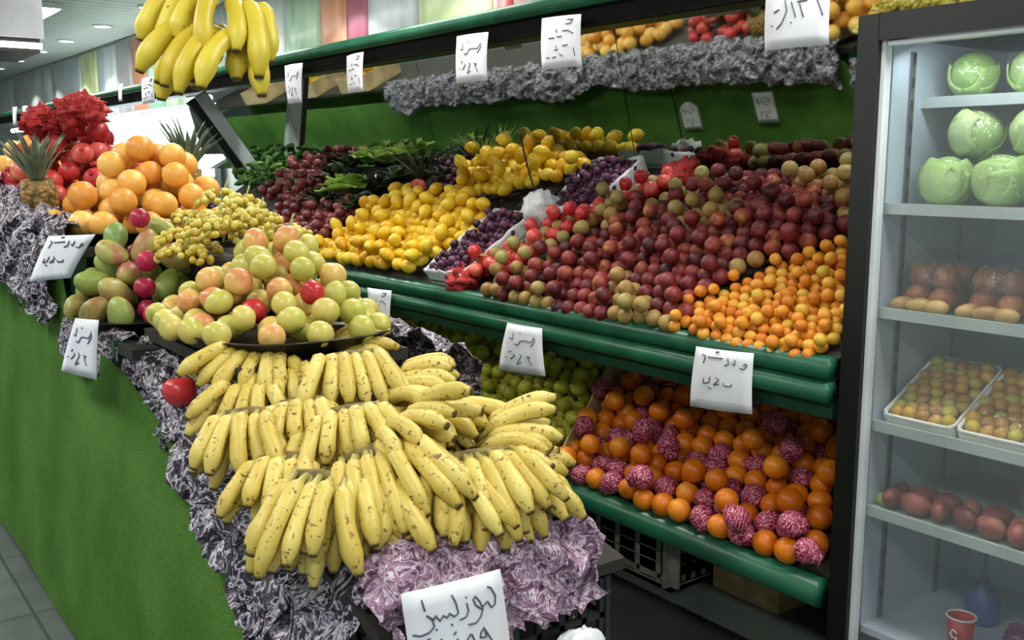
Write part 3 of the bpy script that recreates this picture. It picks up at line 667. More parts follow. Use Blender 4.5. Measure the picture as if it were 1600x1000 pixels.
for b_, (yc, lab) in enumerate(((1.475, 'against the fridge side wall'), (1.255, 'second from the fridge side wall'), (1.035, 'third from the fridge side wall'))):
    c = Vector((2.62, yc, .90)); tl = R(28); e = Matrix((Vector((math.cos(tl), 0, math.sin(tl))), Vector((0, 1, 0)), Vector((-math.sin(tl), 0, math.cos(tl))))).transposed()
    t_ = thing('foam_tray', 'white foam tray of golden fruit under film, '+lab, 'tray', c)
    b = MB().box(e@Vector((0, 0, -.03)), (.28, .20, .006), e)
    b.build('base', M['foam'], t_)
    rim = [e@Vector((x*.145, y*.104, .014)) for x, y in ((-1, -.85), (-.9, -1), (.9, -1), (1, -.85), (1, .85), (.9, 1), (-.9, 1), (-1, .85), (-1, -.85))]
    MB().tube(rim, .005, 6).build('rim', M['foam'], t_, True)
    for sx, sy, dx, dy in ((-.142, 0, .006, .2), (.142, 0, .006, .2), (0, -.101, .28, .006), (0, .101, .28, .006)):
        MB().box(e@Vector((sx, sy, -.008)), (dx, dy, .045), e).build('side', M['foam'], t_)
    fm = obj('film', mk('film', sph(.15, .108, .05, 18, 10, lambda q: Vector((math.copysign(abs(q.x)**.6, q.x), math.copysign(abs(q.y)**.6, q.y), max(-.2, q.z)*(1+.1*mnoise.noise(q*5))))), 'film'), None, t_); fm.matrix_local = e.to_4x4()
    for i in range(8):
        for j in range(5):
            p = c+e@Vector((-.122+i*.035, -.076+j*.038+(.008 if i % 2 else -.008), rn.uniform(.002, .018)))
            put('golden_berry', ME['berry'], 'small golden round fruit in the foam tray '+lab, 'fruit', 'golden fruit in the tray '+lab, p, rrot(), rn.uniform(.9, 1.05))
    # wire rack holds the tray's back up
    MB().box((0, 0, 0), (.02, .18, .12)).build('prop', M['fridge_shelf'], t_).location = (.10, 0, -.02)
for k in range(16):
    row, col = k//8, k % 8
    p = Vector((2.50+.075*row, 1.54-.072*col+.02*row, .60+rn.uniform(0, .006)))
    put('red_potato', ME['potato'], 'dull red potato spread on the fourth fridge shelf', 'potato', 'red potatoes in the fridge', p, (rn.uniform(-.3, .3), 1.5, rn.uniform(0, 6)), rn.uniform(.85, 1.05))
put('squash', mk('squash', sph(.085, .085, .07, 16, 10, dimple(.15, 3, True)), 'brown_onion'), 'round tan squash lying behind the red potatoes', 'squash', None, (2.80, 1.24, .63))
bpy.data.meshes['squash'].materials[0] = plain('squash_skin', 'a47a4e', .5, var=.2)
lump('lettuce_scrap', (2.52, 1.575, .583), (.025, .025, .02), 'lettuce', 'pale green scrap of lettuce at the fourth shelf corner', 'leaf', seed=2)
cup = thing('paper_cup', 'red paper cup with white rim and white mark on the fridge floor', 'cup', (2.56, 1.345, .20))
MB().lathe([(.028, 0), (.038, .098), (.036, .098), (.027, .004)], 20).build('body', M['red_card'], cup, True)
MB().tube([(.0385*math.cos(a*.3307), .0385*math.sin(a*.3307), .1) for a in range(20)], .003, 6).build('rim', M['white'], cup, True)
MB().tube([Vector((-.0362*math.cos(a), .0362*math.sin(a), z)) for a, z in ((-.25, .062), (.1, .07), (.28, .055), (.05, .045), (-.2, .05), (-.15, .03), (.2, .026))], .003, 5).build('mark', M['white'], cup, True)
sb = thing('spray_bottle', 'blue plastic bottle with thin spout behind the red cup', 'bottle', (2.78, 1.40, .20))
MB().lathe([(.045, 0), (.05, .01), (.05, .07), (.02, .12), (.008, .135)], 16).build('body', M['blue_plastic'], sb, True); MB().lathe([(.007, .13), (.006, .21)], 10).build('spout', M['blue_plastic'], sb, True)
lump('purple_bag', (2.66, 1.22, .245), (.05, .045, .045), 'purple_plastic', 'small purple plastic bag on the fridge floor beside the cup', 'bag', seed=6)
# ---------------------------------------------------------------- island stand
st = thing('island_stand', 'stepped fruit stand skirted with green turf in the middle of the aisle', 'display stand', (1.05, 3.4, 0))
def ip(mb, name, mat, smooth=False): o = mb.build(name, M[mat], st, smooth); o.location = -st.location; return o
def ztop(y):
    for (a, za), (b, zb) in zip(TOPS[:-1], TOPS[1:]):
        if a <= y <= b: return za+(zb-za)*(y-a)/(b-a)
    return TOPS[-1][1]
TOPS = [(1.5, .44), (1.9, .58), (2.03, .70), (2.18, .77), (2.44, .86), (2.8, .97), (3.45, 1.02), (3.55, 1.2), (14.0, 1.22)]
def skirt(x0, x1, y0, y1, sg):
    def g(i, j):
        y = y0+(y1-y0)*i; z = .06+(ztop(y)-.06)*j
        return Vector((x0+(x1-x0)*j+.006*math.sin(y*5+j*3), y, z))
    o = MB().grid(g, 160, 10).build('turf_skirt', M['turf'], st); o.location = -st.location
    m_ = o.modifiers.new('s', 'SOLIDIFY'); m_.thickness = .012; m_.offset = 0; return o
skirt(.655, .745, 1.62, 14.0, 1); skirt(1.50, 1.42, 1.62, 14.0, -1)
ip(MB().tube([(.668, 1.62, .035), (.668, 14, .035)], .012, 6), 'base_rail', 'black')
for y in (2.0, 3.1, 4.2, 5.3, 6.4, 7.5):
    for x in (.69, 1.45): ip(MB().box((x, y, .03), (.03, .04, .06)), 'foot', 'black')
RS = .22; RN = Vector((0, -RS, 1)).normalized(); RO = Vector((1.07, 1.5, .745))
def ramp(x, y): return Vector((x, y, .745+(y-1.5)*RS))
ip(MB().prism([(1.46, .70), (2.80, .995), (2.80, 1.02), (1.46, .725)], 0, .79, 1.38), 'banana_ramp', 'deck')
for a, b, z in ((2.80, 3.48, 1.035), (3.48, 4.12, 1.27), (4.12, 14.0, 1.36)):
    ip(MB().box((1.085, (a+b)/2, z-.015), (.64, b-a, .03)), 'deck', 'deck')
    ip(MB().box((.80, a+.03, z/2), (.045, .045, z-.03)), 'post', 'rail_dark'); ip(MB().box((1.38, a+.03, z/2), (.045, .045, z-.03)), 'post', 'rail_dark')
ip(MB().box((.782, 3.0, .93), (.05, .09, .22)), 'post', 'rail_dark')
# trays
def tray(c, rx, ry, label, lip=.035, rimcol='black'):
    t_ = thing('fruit_tray', label, 'tray', c)
    def f(p, a):
        k = (abs(math.cos(a))**3+abs(math.sin(a))**3)**(-1/3)
        return Vector((p.x*k, p.y*k*ry/rx, p.z))
    MB().lathe([(rx*.9, 0), (rx, lip), (rx+.008, lip+.004), (rx-.012, lip+.002), (rx*.88, .008)], 40, f).build('dish', M[rimcol], t_, True)
    return t_
def heap(c, rx, ry, H, dia, pick, seed, apex=(0, 0), p=1.25):
    """fruit dropped one by one under a pointed heap outline; buried fruit are left out"""
    rn = random.Random(seed); B = []
    def env(x, y):
        lo, hi = 0.0, 1.0
        for _ in range(12):
            m = (lo+hi)/2; e = ((x-apex[0]*(1-m))/rx)**2+((y-apex[1]*(1-m))/ry)**2
            if e > m*m: lo = m
            else: hi = m
        return H*(1-hi**p)
    miss = 0
    while miss < 40 and len(B) < 420:
        best = None
        for k in range(90):
            a = rn.uniform(0, 6.2832); q = math.sqrt(rn.random())*.985; x, y = rx*q*math.cos(a), ry*q*math.sin(a); h = dia*.5
            for bx, by, bh in B:
                d2 = (bx-x)**2+(by-y)**2
                if d2 < dia*dia: h = max(h, bh+math.sqrt(dia*dia-d2))
            if h < max(dia*.52, env(x, y)) and (best is None or h < best[2]): best = (x, y, h)
        if best is None: miss += 1
        else: B.append(best); miss = 0
    for x, y, h in B:
        if h < env(x, y)-1.75*dia: continue
        me, name, label, cat, grp = pick(x, y, h, rn)
        put(name, me, label, cat, grp, Vector(c)+Vector((x, y, h+.008)), (rn.uniform(0, 6.3), rn.uniform(0, 6.3), rn.uniform(0, 6.3)), rn.uniform(.94, 1.02))
        COUNT[grp] = COUNT.get(grp, 0)+1
tray((1.065, 2.56, 1.085), .262, .39, 'black tray heaped with yellow-green apples above the bananas')
def apple_pick(x, y, z, r):
    q = r.random()
    if q < .05: return (ME['red_apple'], 'red_apple', 'bright red apple standing out in the yellow-green apple heap', 'apple', 'red apples in the yellow-green heap')
    return (ME['apple'] if q < .6 else ME['pear_apple'], 'apple', 'yellow-green apple with a pink blush heaped above the bananas', 'apple', 'yellow-green apples in the heap')
heap((1.065, 2.56, 1.09), .28, .41, .27, .0735, apple_pick, 31, (.08, .10), 1.5)
ip(MB().box((1.065, 2.56, 1.06), (.46, .72, .03)), 'deck', 'deck'); ip(MB().box((1.10, 2.86, .98), (.5, .04, .14)), 'post', 'deck'); ip(MB().box((1.10, 2.3, .98), (.4, .04, .13)), 'post', 'deck')
tray((.935, 3.24, 1.04), .21, .25, 'black tray heaped with green mangoes beside the turf edge')
def mango_pick(x, y, z, r):
    if r.random() < .16: return (ME['crimson'], 'red_plum', 'crimson plum tucked among the green mangoes', 'plum', 'crimson plums among the mangoes')
    return (ME['mango'], 'mango', 'green mango with yellow and red patches in the black tray', 'mango', 'green mangoes in the tray')
heap((.935, 3.24, 1.045), .215, .26, .34, .092, mango_pick, 32, (.02, .05), 1.6)
tray((1.09, 3.74, 1.275), .32, .27, 'black tray heaped with large orange grapefruit at the middle step')
heap((1.09, 3.74, 1.28), .33, .29, .34, .102, lambda x, y, z, r: (ME['grapefruit'], 'grapefruit', 'large pale orange grapefruit in the heap below the pineapple', 'grapefruit', 'grapefruit in the heap'), 33, (.08, .04), 1.9)
def pom(x, y, z, r): return (ME['pomegranate'], 'pomegranate', 'red pomegranate heaped behind the grapefruit', 'pomegranate', 'pomegranates behind the grapefruit')
n0 = set(bpy.data.objects)
heap((1.06, 4.52, 1.365), .33, .36, .42, .092, pom, 34, (0, 0), 1.6)
heap((.70, 4.75, 1.37), .16, .42, .22, .09, lambda x, y, z, r: (ME['pomegranate'], 'pomegranate', 'red pomegranate on the foil-draped corner tray', 'pomegranate', 'pomegranates on the foil-draped tray'), 35)
heap((1.08, 5.6, 1.365), .33, .5, .3, .092, lambda x, y, z, r: (ME['grapefruit'], 'grapefruit', 'grapefruit in the heap at the far end of the stand', 'grapefruit', 'grapefruit at the far end'), 36)
for o in [x for x in bpy.data.objects if x not in n0 and x.name.startswith('pomegranate')]:
    c_ = obj('calyx', calyx_me, None, o); c_.location = (0, 0, .042)
ip(MB().box((.70, 4.75, 1.35), (.30, .84, .03)), 'deck', 'deck'); ip(MB().box((.81, 4.75, .68), (.045, .045, 1.3)), 'post', 'rail_dark')
for i, (x, y, z, lab) in enumerate(((1.02, 4.28, 1.80, 'crumpled red netting crowning the pomegranate heap'), (.92, 4.42, 1.76, 'red netting slumped down the aisle side of the pomegranate heap'), (1.1, 4.55, 1.83, 'loose red netting on the far side of the pomegranate heap'))):
    lump('red_net_bag', (x, y, z-.05), (.085, .085, .06), 'red_net', lab, 'netting', seed=20+i, rough=.62, n=34, m=22, freq=3.0)
def pineapple(c, label, h=.2, rot=(0, 0, 0), seed=1):
    t_ = thing('pineapple', label, 'pineapple', c); t_.rotation_euler = rot
    def f(p, a): return p*(1+.03*math.sin(8*a+p.z*60)*math.sin(p.z*120)) if p.x or p.y else p
    MB().lathe([(.02, 0), (.05, .012), (.062, .06), (.064, .11), (.055, .16), (.03, h)], 24, f).build('body', M['pineapple'], t_, True)
    s = spray('crown', (0, 0, 0), 30, .21, .014, 'pine_leaf', '', '', .5, .16, seed, 'leaf')
    for k in ('label', 'category'): del s[k]
    for ch in list(s.children): ch.parent = t_; ch.location = (0, 0, h-.01)
    bpy.data.objects.remove(s)
    return t_
ip(MB().box((.80, 3.98, 1.30), (.14, .14, .05)), 'deck', 'deck')
pineapple((.80, 3.98, 1.33), 'pineapple with grey-green leaves standing beside the grapefruit at the aisle edge', .16, (R(8), R(-6), 0), 1)
pineapple((1.36, 4.10, 1.37), 'pineapple with spiky leaves rising behind the grapefruit toward the wall rack', .16, (0, R(8), 0), 2)
for i, y in enumerate((9.3, 10.5, 11.9)):
    t_ = thing('fruit_carton', 'open cream carton of yellow fruit far along the stand, %s' % ['first beyond the pomegranates', 'between the two others', 'last before the far wall'][i], 'carton', (1.22, y, 1.362))
    for cx, cy, dx, dy in ((0, -.3, .42, .012), (0, .3, .42, .012), (-.21, 0, .012, .6), (.21, 0, .012, .6)): MB().box((cx, cy, .08), (dx, dy, .16)).build('side', M['carton'], t_)
    MB().box((0, 0, .006), (.42, .6, .012)).build('base', M['carton'], t_)
    heap((1.22, y, 1.38), .19, .28, .24, .085, lambda x, y_, z, r: (ME['lemon'], 'lemon', 'yellow lemon in a cream carton far along the stand', 'lemon', 'lemons in the far cartons'), 60+i, (0, 0), 2)
# grape bunches
def grapes(c, label, n, seed, grp=None):
    t_ = thing('grape_bunch', label, 'grapes', c, grp); rn = random.Random(seed)
    MB().tube([(0, 0, .0), (.01, .0, .05), (.03, .01, .09)], [.004, .003, .003], 6).build('stem', M['green_stem'], t_, True)
    pts = []
    tries = 0
    while len(pts) < n and tries < 4000:
        tries += 1
        a = rn.uniform(0, 6.28); rr = math.sqrt(rn.random()); x, y = .075*rr*math.cos(a), .10*rr*math.sin(a); z = .055*math.sqrt(max(0, 1-rr*rr))*rn.uniform(.75, 1)
        p = Vector((x, y, z))
        if all((p-q).length > .019 for q in pts): pts.append(p)
    for p in pts:
        g = obj('grape', ME['grape'], None, t_); g.location = p; g.rotation_euler = (rn.uniform(0, 3), rn.uniform(0, 3), 0); s_ = rn.uniform(.9, 1.15); g.scale = (s_, s_, s_)
ip(MB().box((1.23, 3.22, 1.155), (.32, .46, .19)), 'deck', 'deck')
k = 0
for x, y, z in ((1.16, 3.02, 1.27), (1.20, 3.20, 1.30), (1.18, 3.38, 1.30), (1.33, 3.06, 1.25), (1.36, 3.24, 1.27), (1.35, 3.42, 1.28), (1.27, 3.13, 1.35), (1.27, 3.32, 1.37), (1.12, 3.14, 1.22), (1.10, 2.92, 1.30), (1.22, 2.90, 1.32), (1.02, 2.98, 1.22), (1.05, 3.08, 1.26), (1.30, 2.86, 1.27)):
    grapes((x-.04, y, z+.035), 'bunch of pale yellow grapes heaped between apples and grapefruit', 30, 40+k, 'yellow grape bunches'); k += 1
# ---------------------------------------------------------------- foil wraps
def wrap(name, pts, drop, out, label, mat='foil', nu=60, nv=9, seed=0, amp=.022, up=.03):
    pts = [Vector(p) for p in pts]; ls = [0]
    for a, b in zip(pts[:-1], pts[1:]): ls.append(ls[-1]+(b-a).length)
    def at(s):
        s *= ls[-1]
        for i in range(len(pts)-1):
            if s <= ls[i+1]+1e-6: return pts[i].lerp(pts[i+1], (s-ls[i])/(ls[i+1]-ls[i]))
        return pts[-1]
    out = Vector(out)
    def g(i, j):
        p = at(i); jj = j*j*(3-2*j)
        ed = 1+.35*mnoise.noise(Vector((i*9, seed, 0)))
        q = p+out*(math.sin(min(1, j*1.3)*math.pi/2))+Vector((0, 0, up*math.sin(j*math.pi*1.1)-drop*jj*ed))
        w = Vector((mnoise.noise(q*16+Vector((seed, 0, 0))), mnoise.noise(q*16+Vector((0, seed, 5))), mnoise.noise(q*16+Vector((3, 0, seed)))))
        w2 = Vector((mnoise.noise(q*42+Vector((seed, 0, 0))), mnoise.noise(q*42+Vector((0, seed, 5))), mnoise.noise(q*42+Vector((3, 0, seed)))))
        return q+w*amp*1.6+w2*amp*.8
    o = MB().grid(g, nu, nv).build(name, M[mat], None, False); m_ = o.modifiers.new('s', 'SOLIDIFY'); m_.thickness = .0015
    return tag(o, label, 'foil')
def drape(name, top, hem, label, mat='foil', nu=110, nv=14, seed=0, amp=.022, bulge=.04, side=(-1, 0, 0)):
    """foil hanging from one edge line to a hem line, bulging outwards"""
    def mkat(pts):
        pts = [Vector(p) for p in pts]; ls = [0]
        for a, b in zip(pts[:-1], pts[1:]): ls.append(ls[-1]+(b-a).length)
        def at(q):
            q *= ls[-1]
            for i in range(len(pts)-1):
                if q <= ls[i+1]+1e-6: return pts[i].lerp(pts[i+1], (q-ls[i])/(ls[i+1]-ls[i]))
            return pts[-1]
        return at
    A, B = mkat(top), mkat(hem); side = Vector(side)
    def g(i, j):
        q = A(i).lerp(B(i), j*(1+.12*mnoise.noise(Vector((i*14, seed, 0)))))+side*(bulge*math.sin(j*math.pi*.9))+Vector((0, 0, .5*bulge*math.sin(j*math.pi)))
        w = Vector((mnoise.noise(q*16+Vector((seed, 0, 0))), mnoise.noise(q*16+Vector((0, seed, 5))), mnoise.noise(q*16+Vector((3, 0, seed)))))
        w2 = Vector((mnoise.noise(q*42+Vector((seed, 0, 0))), mnoise.noise(q*42+Vector((0, seed, 5))), mnoise.noise(q*42+Vector((3, 0, seed)))))
        return q+w*amp*1.6+w2*amp*.8
    o = MB().grid(g, nu, nv).build(name, M[mat], None, False); o.modifiers.new('s', 'SOLIDIFY').thickness = .0015
    return tag(o, label, 'foil')
drape('foil_wrap', [(.90, 2.95, 1.05), (.88, 2.5, 1.0), (.86, 2.0, .89), (.84, 1.62, .82), (.84, 1.50, .78)], [(.80, 2.95, .97), (.765, 2.62, .89), (.735, 2.38, .80), (.73, 2.15, .715), (.73, 2.0, .64), (.735, 1.86, .53), (.75, 1.62, .50)], 'crumpled dark foil hanging down the turf side of the banana ramp', nu=120, nv=16, seed=1)
wrap('foil_wrap', [(.78, 1.56, .835), (1.0, 1.53, .84), (1.29, 1.52, .825)], .15, (0, -.10, 0), 'crumpled mauve foil skirting the front of the banana crate above the price card', 'foil_pink', 90, 16, 2, .026)
wrap('foil_wrap', [(1.25, 1.46, .79), (1.32, 1.56, .80), (1.34, 2.2, .90)], .12, (.04, -.01, 0), 'mauve foil hanging over the right corner of the banana crate', 'foil_pink', 60, 10, 3, .018)
wrap('foil_wrap', [(.80, 5.3, 1.47), (.76, 4.6, 1.47), (.78, 4.05, 1.42), (.84, 3.56, 1.33)], .30, (-.14, -.05, 0), 'large crumpled silver and purple foil draped over the turf below the pineapple', nu=110, nv=16, seed=4, amp=.03)
wrap('foil_wrap', [(.80, 3.52, 1.07), (.76, 3.2, 1.06), (.84, 2.96, 1.05)], .13, (-.07, -.02, 0), 'strip of foil along the lip of the mango tray', nu=60, nv=9, seed=5, amp=.015)
wrap('foil_wrap', [(.80, 2.93, 1.0), (.98, 2.20, 1.02), (1.3, 2.12, 1.0)], .12, (-.05, -.07, 0), 'dark foil bunched under the apple tray above the bananas', nu=60, nv=9, seed=6, amp=.02)
wrap('foil_wrap', [(1.36, 2.1, 1.08), (1.40, 2.6, 1.10), (1.40, 3.2, 1.12), (1.40, 3.5, 1.2)], .18, (.09, 0, 0), 'foil hanging from the apple and grape trays on the wall-rack side', nu=80, nv=10, seed=7, amp=.022)
wrap('foil_wrap', [(1.40, 3.55, 1.33), (1.42, 4.4, 1.42), (1.42, 5.4, 1.42), (1.42, 8.6, 1.42)], .24, (.10, 0, 0), 'long foil strip hanging from the far trays on the wall-rack side', nu=200, nv=10, seed=8, amp=.025)
put('red_apple', ME['red_apple'], 'lone red apple resting on the dark foil beside the banana ramp', 'apple', None, onX(281, 612, .775), None, 1.25)
# ---------------------------------------------------------------- bananas
def banana(parent, base, o, d, s, phi, L, t0, t1, r, mat, jit):
    dd = (d*math.cos(phi)+s*math.sin(phi)).normalized(); N = 15; p = Vector(base); pts, rad, al = [], [], []
    for i in range(N):
        t_ = i/(N-1); th = t0+(t1-t0)*t_
        pts.append(p.copy())
        if t_ < .14: rr = .0075
        elif t_ < .32: rr = .0075+(r-.0075)*math.sin((t_-.14)/.18*math.pi/2)
        elif t_ < .80: rr = r*(.96+.06*math.sin(t_*9))
        elif t_ < .95: rr = r*(1-.52*((t_-.80)/.15)**1.6)
        else: rr = r*.40
        rad.append(rr); al.append(t_)
        p = p+(o*math.cos(th)+dd*math.sin(th))*(L/(N-1))
    return MB().tube(pts, rad, 7, al).build('banana', M[mat], parent, True, True)
def hand(c, o, d, n, label, L=.185, spread=28, rows=1, t0=15, t1=95, r=.0193, mat='banana', seed=0, gap=.026, grp=None, name='banana_bunch'):
    c = Vector(c); o = Vector(o).normalized(); d = Vector(d); d = (d-o*d.dot(o)).normalized(); s = o.cross(d).normalized(); rn = random.Random(seed)
    t_ = thing(name, label, 'bananas', c, grp)
    wdt = gap*(n-1)/2
    MB().tube([-s*wdt*.9-o*.006, -o*.012, s*wdt*.9-o*.006], [.010, .015, .010], 8, [.1]*3).build('crown', M['stem'], t_, True)
    for q in range(rows):
        m_ = n-q
        for i in range(m_):
            k = (i-(m_-1)/2)/max(1, (m_-1)/2)
            base = s*(k*wdt*.95)-d*(.004*q)+o*(.002-.012*q)
            off = q*28
            banana(t_, base, o, d, s, R(spread*k+rn.uniform(-6, 6)), L*rn.uniform(.82, 1.1)*(1-.06*q), R(t0+off*1.0+rn.uniform(-9, 9)), R(t1-off*.2+rn.uniform(-14, 10)), r*rn.uniform(.92, 1.07), mat, 0)
    return t_
def pb(u, v, h): return onP(u, v, RO+RN*h, RN)
BL = 'speckled banana bunch on the ramp, '
HANDS = [
 # crown px, height above the ramp, outward, tips direction, fingers, rows, length, spread, label
 (735, 712, .19, (-.35, -.85, .35), (.05, -.1, -1), 8, 3, .22, 28, 'hanging over the mauve foil above the price card'),
 (590, 700, .19, (-.45, -.8, .3), (.3, -.1, -1), 7, 3, .22, 24, 'beside the one above the price card'),
 (500, 745, .17, (-.6, -.7, .2), (-.1, 0, -1), 5, 3, .23, 20, 'drooping over the front corner of the foil'),
 (410, 550, .17, (-.5, -.75, .35), (-.3, -.1, -1), 7, 3, .17, 40, 'fanned out against the dark foil below the apples'),
 (385, 645, .15, (-.55, -.75, .25), (.1, 0, -1), 5, 3, .19, 26, 'below the fanned one on the foil side'),
 (545, 555, .22, (-.4, -.8, .4), (.02, -.2, -1), 6, 2, .21, 20, 'with thick pale fingers just under the apple tray'),
 (505, 570, .11, (.15, -.45, .8), (.85, -.3, -.5), 6, 2, .21, 26, 'reaching toward the limes under the apple tray'),
 (605, 615, .15, (.1, -.5, .85), (.75, -.55, -.45), 7, 3, .18, 24, 'pale, lying across the middle of the ramp'),
 (620, 668, .20, (-.2, -.55, .85), (.3, -.9, -.4), 5, 2, .18, 30, 'lying flat behind the front pair'),
 (745, 705, .14, (.15, -.5, .85), (.8, -.5, -.5), 6, 3, .185, 24, 'arching toward the limes'),
 (785, 755, .11, (.3, -.6, .6), (.8, -.45, -.5), 5, 2, .17, 18, 'low on the crate edge beside the oranges'),
 (690, 655, .15, (-.3, -.7, .6), (.2, -.6, -.7), 5, 2, .15, 34, 'small, with dark stubs'),
 (470, 628, .17, (-.6, -.7, .3), (.1, -.1, -1), 5, 3, .17, 28, 'small, between fanned and thick pale ones'),
 (445, 715, .13, (-.65, -.7, .3), (0, -.1, -1), 5, 2, .18, 24, 'tucked above the drooping corner one'),
 (655, 725, .13, (-.4, -.8, .4), (.1, -.1, -1), 6, 2, .18, 30, 'wedged between the front pair'),
 (520, 655, .16, (-.5, -.75, .4), (.2, -.2, -1), 6, 2, .17, 26, 'under the thick pale one'),
 (395, 600, .13, (-.5, -.7, .3), (-.1, -.1, -1), 5, 3, .18, 30, 'with greenish necks against the foil'),
 (450, 575, .15, (-.45, -.8, .35), (.1, -.1, -1), 6, 3, .18, 28, 'right below the apple tray lip'),
 (545, 640, .19, (-.4, -.8, .35), (.1, -.1, -1), 6, 3, .18, 26, 'in the second row from the apples'),
 (640, 650, .17, (-.2, -.8, .5), (.3, -.4, -.9), 6, 3, .17, 28, 'in the second row toward the limes'),
 (560, 745, .16, (-.5, -.8, .2), (.1, 0, -1), 6, 3, .20, 24, 'low at the front between the corner and middle'),
 (680, 745, .16, (-.4, -.85, .25), (.05, 0, -1), 7, 3, .19, 26, 'low at the front above the card'),
 (775, 742, .15, (-.15, -.85, .3), (.15, -.1, -1), 6, 3, .18, 22, 'low at the front foil corner'),
]
for i, (u, v, h, o_, d_, n, rows, L, sp, lab) in enumerate(HANDS):
    hand(pb(u, v, h), o_, d_, n, BL+lab, L, sp, rows, seed=50+i)
# hanging bunch from a string
hc = onY(312, -18, 2.0); VO = -FW; VD = -UPV
hb = hand(hc, VO-RT*.3, VD-RT*.12, 4, 'fresh yellow banana bunch hanging on a string above the fruit stand', .175, 8, 1, 30, 100, .0205, 'banana_fresh', 90, .034, name='hanging_banana_bunch')
def more(par, off, o, d, n, L, sp, t0, t1, seed, gap=.034, r=.0205):
    x = hand(par.location, o, d, n, '', L, sp, 1, t0, t1, r, 'banana_fresh', seed, gap)
    for ch in list(x.children):
        ch.parent = par; ch.location = off
    bpy.data.objects.remove(x)
more(hb, RT*.045-UPV*.085, VO-RT*.25, VD-RT*.35, 4, .20, 8, 5, 100, 92)
more(hb, RT*.055-UPV*.075+FW*.045, VO*.7+RT*.1, VD-RT*.05, 4, .19, 8, 15, 95, 93)
more(hb, RT*.075-UPV*.02+FW*.03, VO*.5+RT*.3, VD+RT*.0, 3, .21, 6, 20, 95, 94, .03)
more(hb, RT*.02-UPV*.09+FW*.06, VO*.6-RT*.5, VD-RT*.1, 4, .17, 8, 15, 95, 95)
o = MB().tube([(0, 0, -.03), (.02, .01, .15), (.02, .01, .25)], [.016, .013, .01], 8).build('stalk', M['green_stem'], hb, True)
o = MB().tube([(.02, .01, .24), (.02, .01, 3.0-hb.location.z)], .0025, 6).build('string', M['white'], hb)
# banana crate, crate below, white bag
crate('banana_crate', .80, 1.345, 1.47, 2.0, .50, .715, 'crate', 'charcoal slotted plastic crate under the front bananas', 9, 2)
crate('lower_crate', .80, 1.40, 1.24, 2.0, .24, .485, 'crate', 'charcoal plastic crate at the bottom of the stack beneath the price card', 9, 2)
crate('lower_crate', .80, 1.40, 1.24, 2.0, .0, .235, 'crate', 'charcoal plastic crate standing on the floor under the stack', 9, 2)
MB().box((0, 0, 0), (.58, .22, .012)).build('crate_lid', M['grey_crate']).location = (1.10, 1.35, .493)
tag(bpy.data.objects['crate_lid'], 'flat grey lid covering the front of the crate stack', 'lid')
lump('plastic_bag', (1.205, 1.395, .565), (.072, .05, .072), 'white_bag', 'crumpled white plastic bag standing on the crate below the foil corner', 'bag', seed=9, rough=.25)
# ---------------------------------------------------------------- price cards
def norm(L, x0, y0, x1, y1): return [[((x-x0)/(x1-x0), (y-y0)/(y1-y0)) for x, y in s] for s in L]
W_BANANA = [[(1150, 320), (1190, 325), (1238, 410), (1215, 500), (1165, 525), (1130, 465), (1085, 500), (1040, 540), (985, 505), (962, 450), (990, 412), (1040, 470), (1062, 545), (1022, 620), (960, 680), (870, 695)],
 [(882, 480), (892, 560), (850, 620), (780, 645)], [(725, 400), (760, 480), (772, 580), (720, 612), (672, 580), (640, 625), (600, 600), (560, 655), (515, 600), (500, 640), (420, 605)], [(430, 600), (480, 650), (490, 710), (420, 770), (330, 800), (250, 790)], [(395, 450), (412, 560)],
 [(676, 685), (690, 700)], [(505, 735), (515, 745)], [(540, 830), (555, 845)], [(340, 860), (430, 825)], [(880, 420), (890, 428)],
 [(1050, 722), (1000, 780), (985, 830), (1062, 822), (1050, 735), (1095, 815), (1165, 930), (1190, 1010)], [(880, 785), (830, 850), (845, 892), (915, 855), (890, 790), (935, 890), (960, 1000)], [(720, 760), (690, 790)], [(720, 830), (745, 900), (775, 860), (800, 930), (820, 1010)], [(610, 880), (590, 930)]]
def skew(L):  # the card is photographed tilted: straighten its writing to card coordinates
    out = []
    for s in L:
        q = []
        for x, y in s:
            a = (x-195)/1150; top = 395-255*a; q.append((min(.97, max(.03, a)), (y-top)/1120))
        out.append(q)
    return out
W_BANANA = skew(W_BANANA)
W_NAVEL = norm([[(240, 180), (285, 195), (265, 290)], [(320, 205), (500, 200)], [(560, 190), (575, 265), (530, 288)], [(640, 200), (645, 270), (610, 250)], [(700, 300), (740, 310), (775, 262), (755, 240), (735, 265)], [(410, 130), (450, 120)], [(290, 480), (290, 545), (360, 530), (372, 450)], [(350, 590), (395, 602)], [(440, 450), (482, 480), (420, 552), (485, 532)], [(530, 510), (545, 545), (620, 545), (622, 512)]], 130, 95, 830, 880)
W_C5 = norm([[(290, 335), (390, 300)], [(350, 570), (450, 490), (530, 330), (490, 180)], [(600, 210), (640, 300), (685, 430)], [(700, 215), (860, 208)], [(735, 225), (812, 440)], [(1005, 200), (1060, 320), (1105, 440)], [(240, 515), (275, 528)], [(300, 60), (430, 70)], [(560, 50), (700, 60), (760, 40)], [(600, 495), (620, 508)]], 110, -120, 1190, 860)
W_LIME = norm([[(235, 340), (300, 350), (290, 250)], [(330, 420), (400, 430), (440, 360), (500, 350), (600, 360), (640, 300)], [(410, 230), (430, 245)], [(640, 270), (660, 340), (600, 430)], [(270, 560), (300, 540)], [(340, 580), (370, 600), (300, 670)], [(440, 570), (470, 590), (400, 740), (470, 700)], [(540, 590), (590, 600), (560, 620), (610, 720)], [(210, 640), (225, 660)]], 120, 120, 760, 880)
